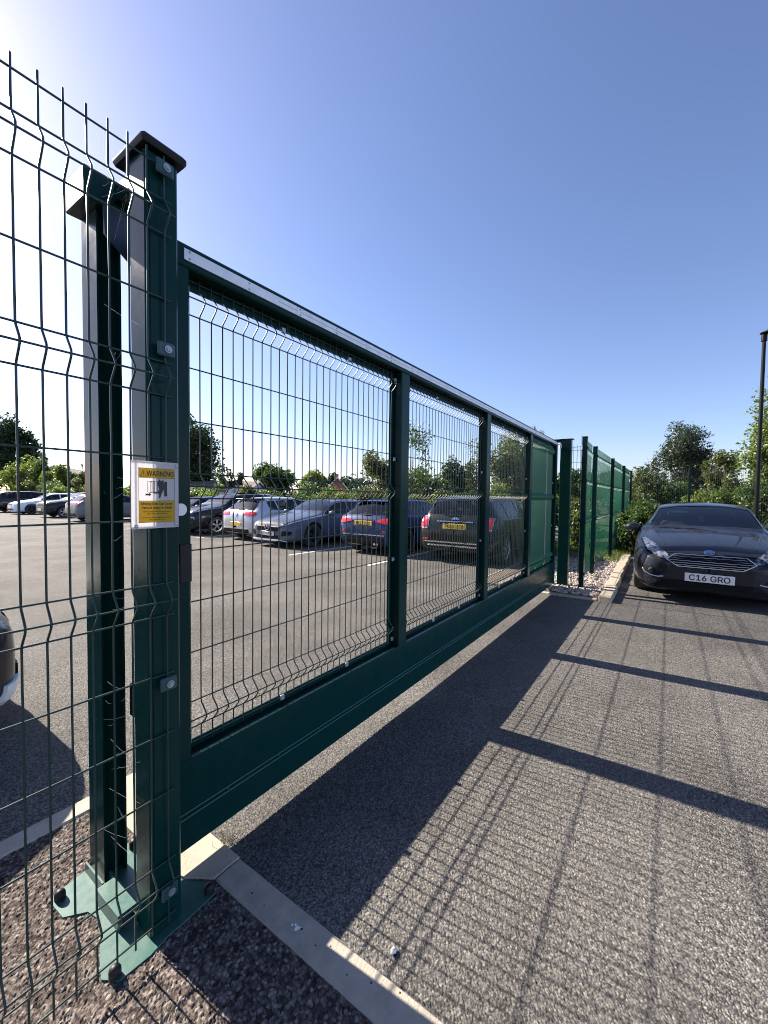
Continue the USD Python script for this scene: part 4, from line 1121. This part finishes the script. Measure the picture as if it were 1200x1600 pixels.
for P in sym([(.56, z(.40)), (.70, z(.42)), (.74, z(.53)), (.62, z(.50))]):
    q = obj('fog_recess', decal(S, P, 'front', .004, .01, .03), 'plastic_black', t, local=True)
for s in (1, -1):
    path = np.array([(.50, z(.385)), (.56, z(.37)), (.64, z(.38)), (.72, z(.42)), (.75, z(.47))]) * [s, 1]
    d = np.array([path[0] + (path[-1] - path[0]) * 0 if False else np.array([np.interp(u, np.linspace(0, 1, 5), path[:, 0]), np.interp(u, np.linspace(0, 1, 5), path[:, 1])]) for u in np.linspace(0, 1, 20)])
    obj('chrome_trim', tube(np.stack([S.endx(d[:, 0], d[:, 1]) - .008, d[:, 0], d[:, 1]], 1), .010, 5), 'chrome', t, local=True, smooth=True)
    fl = decal(S, [(s * (.64 + .035 * math.cos(a)), z(.47) + .02 * math.sin(a)) for a in np.linspace(0, 2 * PI, 13)[:-1]], 'front', .008, .01, .03)
    obj('fog_light', fl, 'lamp_clear', t, local=True)
# bonnet shut line, creases, washer jets, wipers, air freshener, sun visor
for s in (1, -1):
    xx = np.linspace(.30, 1.15, 20)
    yy = s * np.linspace(.50, .64, 20)
    zz = np.array([np.interp(abs(b), S.ring(a)[NT // 2:, 0][::-1], S.ring(a)[NT // 2:, 1][::-1]) for a, b in zip(xx, yy)])
    obj('bonnet_crease', tube(np.stack([xx, yy, zz - .006], 1), .0125, 8), 'paint_graphite', t, local=True, smooth=True)
    wz = [(1.22, s * .1 - .05, 1.0), (1.30, s * .1 + .22, 1.03), (1.33, s * .1 + .48, 1.02)]
    wz = [(S.endx(np.array([b]), np.array([z(c)]))[0] - .012, b, z(c)) for a, b, c in wz]
    obj('wiper', tube(wz, .008, 5), 'plastic_black', t, local=True)
obj('shut_line', decal(S, [(-.52, z(.728)), (.52, z(.728)), (.52, z(.734)), (-.52, z(.734))], 'front', .002, .004, .04), 'black', t, local=True)
obj('air_freshener', box(2.02, 2.03, -.03, .03, z(1.12), z(1.22), .003), 'freshener', t, local=True)
obj('rear_view_mirror', box(2.0, 2.03, -.12, .12, z(1.25), z(1.31), .01), 'plastic_black', t, local=True)
obj('sun_visor', box(2.0, 2.05, .18, .50, z(1.27), z(1.31), .005), 'visor', t, local=True)
for s in (1, -1):
    obj('tail_light', decal(S, [(s * a, b) for a, b in [(.55, z(.83)), (.74, z(.80)), (.72, z(.96)), (.60, z(.95))]], 'rear', .006, .012, .04), 'lamp_red', t, local=True)

# --- neighbour with the red lamp at the right edge
t, S, k = car('hatchback', 'dark hatchback at the right edge with only its red rear lamp showing', (9.35 + 4.3, -2.42, 0), PI, HATCH, 'paint_black', sy=.98, sz=.93, L=4.3)
for P in sym([(.48, .78), (.78, .76), (.77, .93), (.56, .91)]):
    obj('tail_light', decal(S, P, 'rear', .008, .015, .04), 'lamp_red', t, local=True)
plate(t, S, None, .62, False, 'plate_yellow')
plastic_trim(t, S, (.24, .40), False, .66)

# --- black compact crossover, rear to the gate
t, S, k = car('crossover', 'black crossover with big square red tail lamps, seen through the second gate bay', (8.02 + 4.05, 3.72, 0), PI, SUV, 'paint_minigrey', sy=.99, sz=.905, L=4.05, wr=.315, suv=True, rim='alloy', nst=90)
q = .905
for s in (1, -1):
    P = Polygon([(s * .62, .74), (s * .82, .74), (s * .82, 1.0), (s * .62, 1.0)]).buffer(-.04).buffer(.04)
    rim_ = obj('lamp_rim', decal(S, P, 'rear', .006, .02, .03), 'chrome', t, local=True)
    P = Polygon([(s * .635, .755), (s * .81, .755), (s * .81, .985), (s * .635, .985)]).buffer(-.04).buffer(.04)
    obj('tail_light', decal(S, P, 'rear', .014, .016, .03), 'lamp_red', t, local=True)
plate(t, S, 'PG66 ZCB', .80, False, 'plate_yellow', off=.016)
obj('handle_bar', decal(S, [(-.42, .885), (.42, .885), (.42, .905), (-.42, .905)], 'rear', .018, .02, .05), 'chrome', t, local=True)
obj('badge', decal(S, [(-.09, .94), (.09, .94), (.07, .965), (.03, .985), (-.03, .985), (-.07, .965)], 'rear', .01, .012, .03), 'chrome', t, local=True)
obj('bumper', decal(S, [(-.74, .34), (.74, .34), (.76, .62), (-.76, .62)], 'rear', .006, .02, .05), 'plastic_black', t, local=True)
for zz, w in ((.445, .72), (.375, .62)):
    obj('chrome_strip', decal(S, [(-w, zz), (w, zz), (w, zz + .026), (-w, zz + .026)], 'rear', .016, .02, .05), 'chrome', t, local=True)
wp = np.array([(0.05, .985), (.28, 1.01)]); obj('rear_wiper', tube([(S.endx(np.array([-b]), np.array([c]), False)[0] + .015, -b, c) for b, c in ((-.1, 1.03), (.12, 1.02), (.3, 1.045))], .009, 5), 'plastic_black', t, local=True)
for s in (1, -1):
    obj('reflector', decal(S, [(s * .60, .50), (s * .74, .50), (s * .74, .53), (s * .60, .53)], 'rear', .012, .01, .04), 'lamp_red', t, local=True)
    obj('roof_rail', tube([(x_, s * (S.v(7, x_) - .02), S.v(6, x_) + .035) for x_ in np.linspace(1.9, 3.8, 12)], .016, 6), 'chrome', t, local=True, smooth=True)

# --- dark blue hatchback, rear to the gate
t, S, k = car('hatchback', 'dark blue hatchback with red tail lamps and yellow plate, beside the black crossover', (8.0 + 4.05, 6.12, 0), PI, HATCH, 'paint_blue', sy=.955, sz=.94, L=4.05, wr=.30, rim='alloy_dark', nst=90)
for P in sym([(.34, .83), (.40, .80), (.62, .755), (.77, .76), (.80, .90), (.72, .915), (.50, .865)]):
    obj('tail_light', decal(S, P, 'rear', .008, .015, .03), 'lamp_red', t, local=True)
plate(t, S, 'EK17 FZX', .765, False, 'plate_yellow', off=.016)
obj('plate_recess', decal(S, [(-.34, .69), (.34, .69), (.30, .85), (-.30, .85)], 'rear', .003, .01, .05), 'paint_navy', t, local=True)
obj('chrome_strip', decal(S, [(-.62, .475), (.62, .475), (.64, .495), (-.64, .495)], 'rear', .012, .02, .05), 'chrome', t, local=True)
plastic_trim(t, S, (.255, .42), False, .64)
obj('rear_wiper', tube([(S.endx(np.array([b]), np.array([c]), False)[0] + .015, b, c) for b, c in ((-.18, .975), (0, .955), (.16, .965))], .010, 5), 'plastic_black', t, local=True)
obj('spoiler', box(3.62 * k, 3.93 * k, -.56, .56, 1.285, 1.305, .008), 'paint_blue', t, local=True)
for s in (1, -1):
    obj('reflector', decal(S, [(s * .56, .53), (s * .66, .53), (s * .66, .60), (s * .58, .60)], 'rear', .010, .01, .03), 'lamp_red_dark', t, local=True)
obj('exhaust_tip', [cyl((S.L - .12, .34 + d, .27), (S.L + .0, .34 + d, .27), .03, 12) for d in (0, .08)], 'chrome', t, local=True, smooth=40)

# --- blue grey hatchback facing the gate
t, S, k = car('hatchback', 'blue grey hatchback facing the viewer with a star in its black grille', (7.45, 8.95, 0), 0.0, HATCH, 'paint_mercgrey', sy=.985, sz=.91, L=4.42, wr=.315, rim='alloy_dark', nst=90)
for P in sym([(.46, .62), (.60, .60), (.80, .70), (.81, .745), (.62, .69), (.46, .665)]):
    obj('headlight', decal(S, P, 'front', .006, .015, .03), 'lamp_clear', t, local=True)
gm = obj('grille', decal(S, [(-.50, .60), (-.42, .655), (.42, .655), (.50, .60), (.40, .45), (-.40, .45)], 'front', .005, .012, .04), 'plastic_black', t, local=True)
sc = np.array([(0.085 * math.cos(a), .565 + .085 * math.sin(a)) for a in np.linspace(0, 2 * PI, 33)])
sx0 = S.endx(np.array([0.]), np.array([.565]))[0] - .03
obj('star_badge', [tube([(sx0, a, b) for a, b in sc], .010, 6, False)] + [tube([(sx0, 0, .565), (sx0, .08 * math.sin(a), .565 + .08 * math.cos(a))], [.014, .005], 5) for a in (0, 2 * PI / 3, 4 * PI / 3)], 'chrome', gm, local=True)
for s in (1, -1):
    yy = np.linspace(.10, .44, 14) * s; obj('slat', tube(np.stack([S.endx(yy, np.full(14, .575)) - .012, yy, np.full(14, .575)], 1), .016, 5), 'chrome', gm, local=True)
    obj('air_vent', decal(S, [(s * a, b) for a, b in [(.52, .33), (.76, .36), (.78, .46), (.56, .47)]], 'front', .005, .012, .04), 'plastic_black', t, local=True)
plate(t, S, 'LT70 WMV', .385, True, 'plate_white', off=.022)
obj('lower_intake', decal(S, [(-.48, .25), (.48, .25), (.44, .34), (-.44, .34)], 'front', .005, .012, .05), 'plastic_black', t, local=True)
obj('splitter', decal(S, [(-.66, .20), (.66, .20), (.66, .235), (-.66, .235)], 'front', .016, .02, .05), 'plate_white', t, local=True)
for s in (1, -1):
    X = np.linspace(1.42, 3.75, 24) * k
    obj('window_trim', tube([(x_, s * (S.side(np.array([x_]), np.array([max(S.v(4, x_) + .04, S.v(6, x_) - .04)]))[0] + .002), max(S.v(4, x_) + .04, S.v(6, x_) - .04)) for x_ in X], .008, 5), 'chrome', t, local=True)

# --- silver hatchback, rear to the gate
t, S, k = car('hatchback', 'silver hatchback with its rear towards the viewer, left of the blue grey hatchback', (7.98 + 4.26, 11.1, 0), PI, HATCH, 'paint_silver', sy=.985, sz=.93, L=4.26, wr=.31, nst=90)
for P in sym([(.36, .80), (.80, .76), (.82, .83), (.76, .90), (.38, .90)]):
    obj('tail_light', decal(S, P, 'rear', .008, .015, .03), 'lamp_red', t, local=True)
plate(t, S, None, .52, False, 'plate_yellow', off=.014)
plastic_trim(t, S, (.255, .36), False, .62, 'plastic_black')
obj('chrome_strip', decal(S, [(-.64, .37), (.64, .37), (.65, .395), (-.65, .395)], 'rear', .012, .02, .05), 'chrome', t, local=True)
obj('rear_wiper', tube([(S.endx(np.array([b]), np.array([c]), False)[0] + .015, b, c) for b, c in ((-.02, .955), (.25, .96))], .010, 5), 'plastic_black', t, local=True)
obj('badge', decal(S, [(.055 * math.cos(a), .80 + .055 * math.sin(a)) for a in np.linspace(0, 2 * PI, 17)[:-1]], 'rear', .012, .012, .03), 'chrome', t, local=True)
obj('spoiler', box(3.62 * k, 3.93 * k, -.57, .57, 1.285, 1.31, .008), 'paint_silver', t, local=True)

# --- black people carrier facing the gate
t, S, k = car('people_carrier', 'black people carrier facing the viewer, just right of the near gate post', (7.85, 14.05, 0), 0.0, SUV, 'paint_black', sy=.985, sz=.93, L=4.35, wr=.325, suv=True, nst=80)
for P in sym([(.40, .74), (.62, .72), (.80, .84), (.80, .93), (.60, .86), (.44, .80)]):
    obj('headlight', decal(S, P, 'front', .006, .015, .03), 'lamp_clear', t, local=True)
obj('grille', decal(S, [(-.40, .56), (.40, .56), (.42, .76), (-.42, .76)], 'front', .005, .012, .05), 'plastic_black', t, local=True)
for s in (1, -1):
    path = [(s * .52, .56), (s * .54, .62), (s * .74, .63), (s * .76, .56)]
    obj('fog_trim', tube([(S.endx(np.array([a]), np.array([b]))[0] - .012, a, b) for a, b in path], .016, 5), 'chrome', t, local=True)
plate(t, S, None, .46, True, 'plate_white', off=.02)
plastic_trim(t, S, (.29, .40), True, .66)
obj('sun_roof', sheet(2.2, 3.3, -.4, .4, 1.492), 'glass_dark', t, local=True)

# --- dark car behind the people carrier
t, S, k = car('hatchback', 'dark blue hatchback half hidden beyond the black people carrier', (8.0, 16.6, 0), 0.0, HATCH, 'paint_navy', sy=.97, sz=.92, L=4.2)
for P in sym([(.42, .64), (.74, .76), (.70, .83), (.44, .71)]):
    obj('headlight', decal(S, P, 'front', .006, .015, .04), 'lamp_clear', t, local=True)

# --- the far row seen through the left fence panel
def front_kit(t, S, zl=.72, pl='plate_white'):
    for P in sym([(.40, zl - .06), (.60, zl - .04), (.74, zl + .08), (.68, zl + .10), (.42, zl + .02)]):
        obj('headlight', decal(S, P, 'front', .006, .015, .05), 'lamp_clear', t, local=True)
    obj('grille', decal(S, [(-.38, zl - .14), (.38, zl - .14), (.34, zl), (-.34, zl)], 'front', .005, .012, .06), 'plastic_black', t, local=True)
    plate(t, S, None, .45, True, pl, off=.02)
    plastic_trim(t, S, (.26, .36), True, .6)


def rear_kit(t, S, zl=.86):
    for P in sym([(.48, zl - .05), (.80, zl - .08), (.79, zl + .12), (.52, zl + .06)]):
        obj('tail_light', decal(S, P, 'rear', .01, .015, .05), 'lamp_red', t, local=True)
    plate(t, S, None, .74, False, 'plate_yellow', off=.016)
    plastic_trim(t, S, (.26, .42), False, .64)


t, S, k = car('hatchback', 'grey hatchback with a red rear lamp in the far row, nearest the gate posts', (8.0 + 4.3, 24.3, 0), PI, HATCH, 'paint_grey', sz=.96, nst=50); rear_kit(t, S)
t, S, k = car('crossover', 'black crossover facing the viewer in the far row, left of the grey hatchback', (8.2, 29.2, 0), 0.0, SUV, 'paint_black', sz=.93, suv=True, nst=50); front_kit(t, S, .80)
t, S, k = car('hatchback', 'pale blue white hatchback facing the viewer in the far row', (8.2, 34.6, 0), 0.0, HATCH, 'paint_white', sz=.95, nst=50, rim='alloy_dark'); front_kit(t, S)
t, S, k = car('estate_car', 'black estate car with a red rear lamp, second from the left in the far row', (8.2 + 4.5, 38.6, 0), PI, SUV, 'paint_black', sz=.94, L=4.5, suv=True, nst=50); rear_kit(t, S, .95)
t, S, k = car('saloon_car', 'dark car with a bright front grille at the left edge of the far row', (8.2, 43.2, 0), 0.0, HATCH, 'paint_navy', sz=1.0, L=4.5, nst=50); front_kit(t, S)

# --- the near car whose corner pokes in at the left edge
t, S, k = car('hatchback', 'dark car whose front corner pokes in at the left edge, close behind the fence', (0.80, 3.86, 0), PI, HATCH, 'paint_black', sy=1.02, sz=.95, L=4.3, nst=90)
front_kit(t, S)
obj('bumper_lip', decal(S, [(-.74, .185), (.74, .185), (.76, .30), (-.76, .30)], 'front', .012, .02, .05), 'plate_white', t, local=True)

# ------------------------------------------------------------------ small things on the ground
rng = np.random.default_rng(23)
tag(stage.GetPrimAtPath(obj('pebble', stones(1, lambda: 1.035, lambda: .655, .006, .011, .012, rng), 'pebble')), 'white pebble lying beside the concrete edging in the foreground', 'stone')
spots = []
for x_, y_ in ((.905, .86), (.915, .93), (.895, 1.09), (.90, 1.16), (.90, .73), (.925, .66), (.952, .58), (.93, .82)):
    spots.append(dome_bolt((x_, y_, .016), rng.uniform(.002, .004), .0015, (0, 0, 1)))
obj('dirt_specks', spots, 'stain_black', kind='stuff', label='small black dirt specks on the concrete edging', cat='dirt')

rng = np.random.default_rng(29)
obj('weed_tuft', tufts(rng, 60, lambda n: np.where(rng.random(n) < .5, 5.55, 5.95) + rng.normal(0, .03, n), lambda n: rng.normal(1.47, .015, n), .03, .09, GT, .004), 'grass_leaf', label='tiny green weeds growing on top of the gate rail at its far end', cat='weed', kind='stuff')
obj('bird_dropping', [dome_bolt((.912 + rng.normal(0, .006), .95 + rng.normal(0, .008), .016), rng.uniform(.0015, .004), .001, (0, 0, 1)) for _ in range(14)], 'sign_white', label='small white bird dropping on the concrete edging', cat='dropping', kind='stuff')
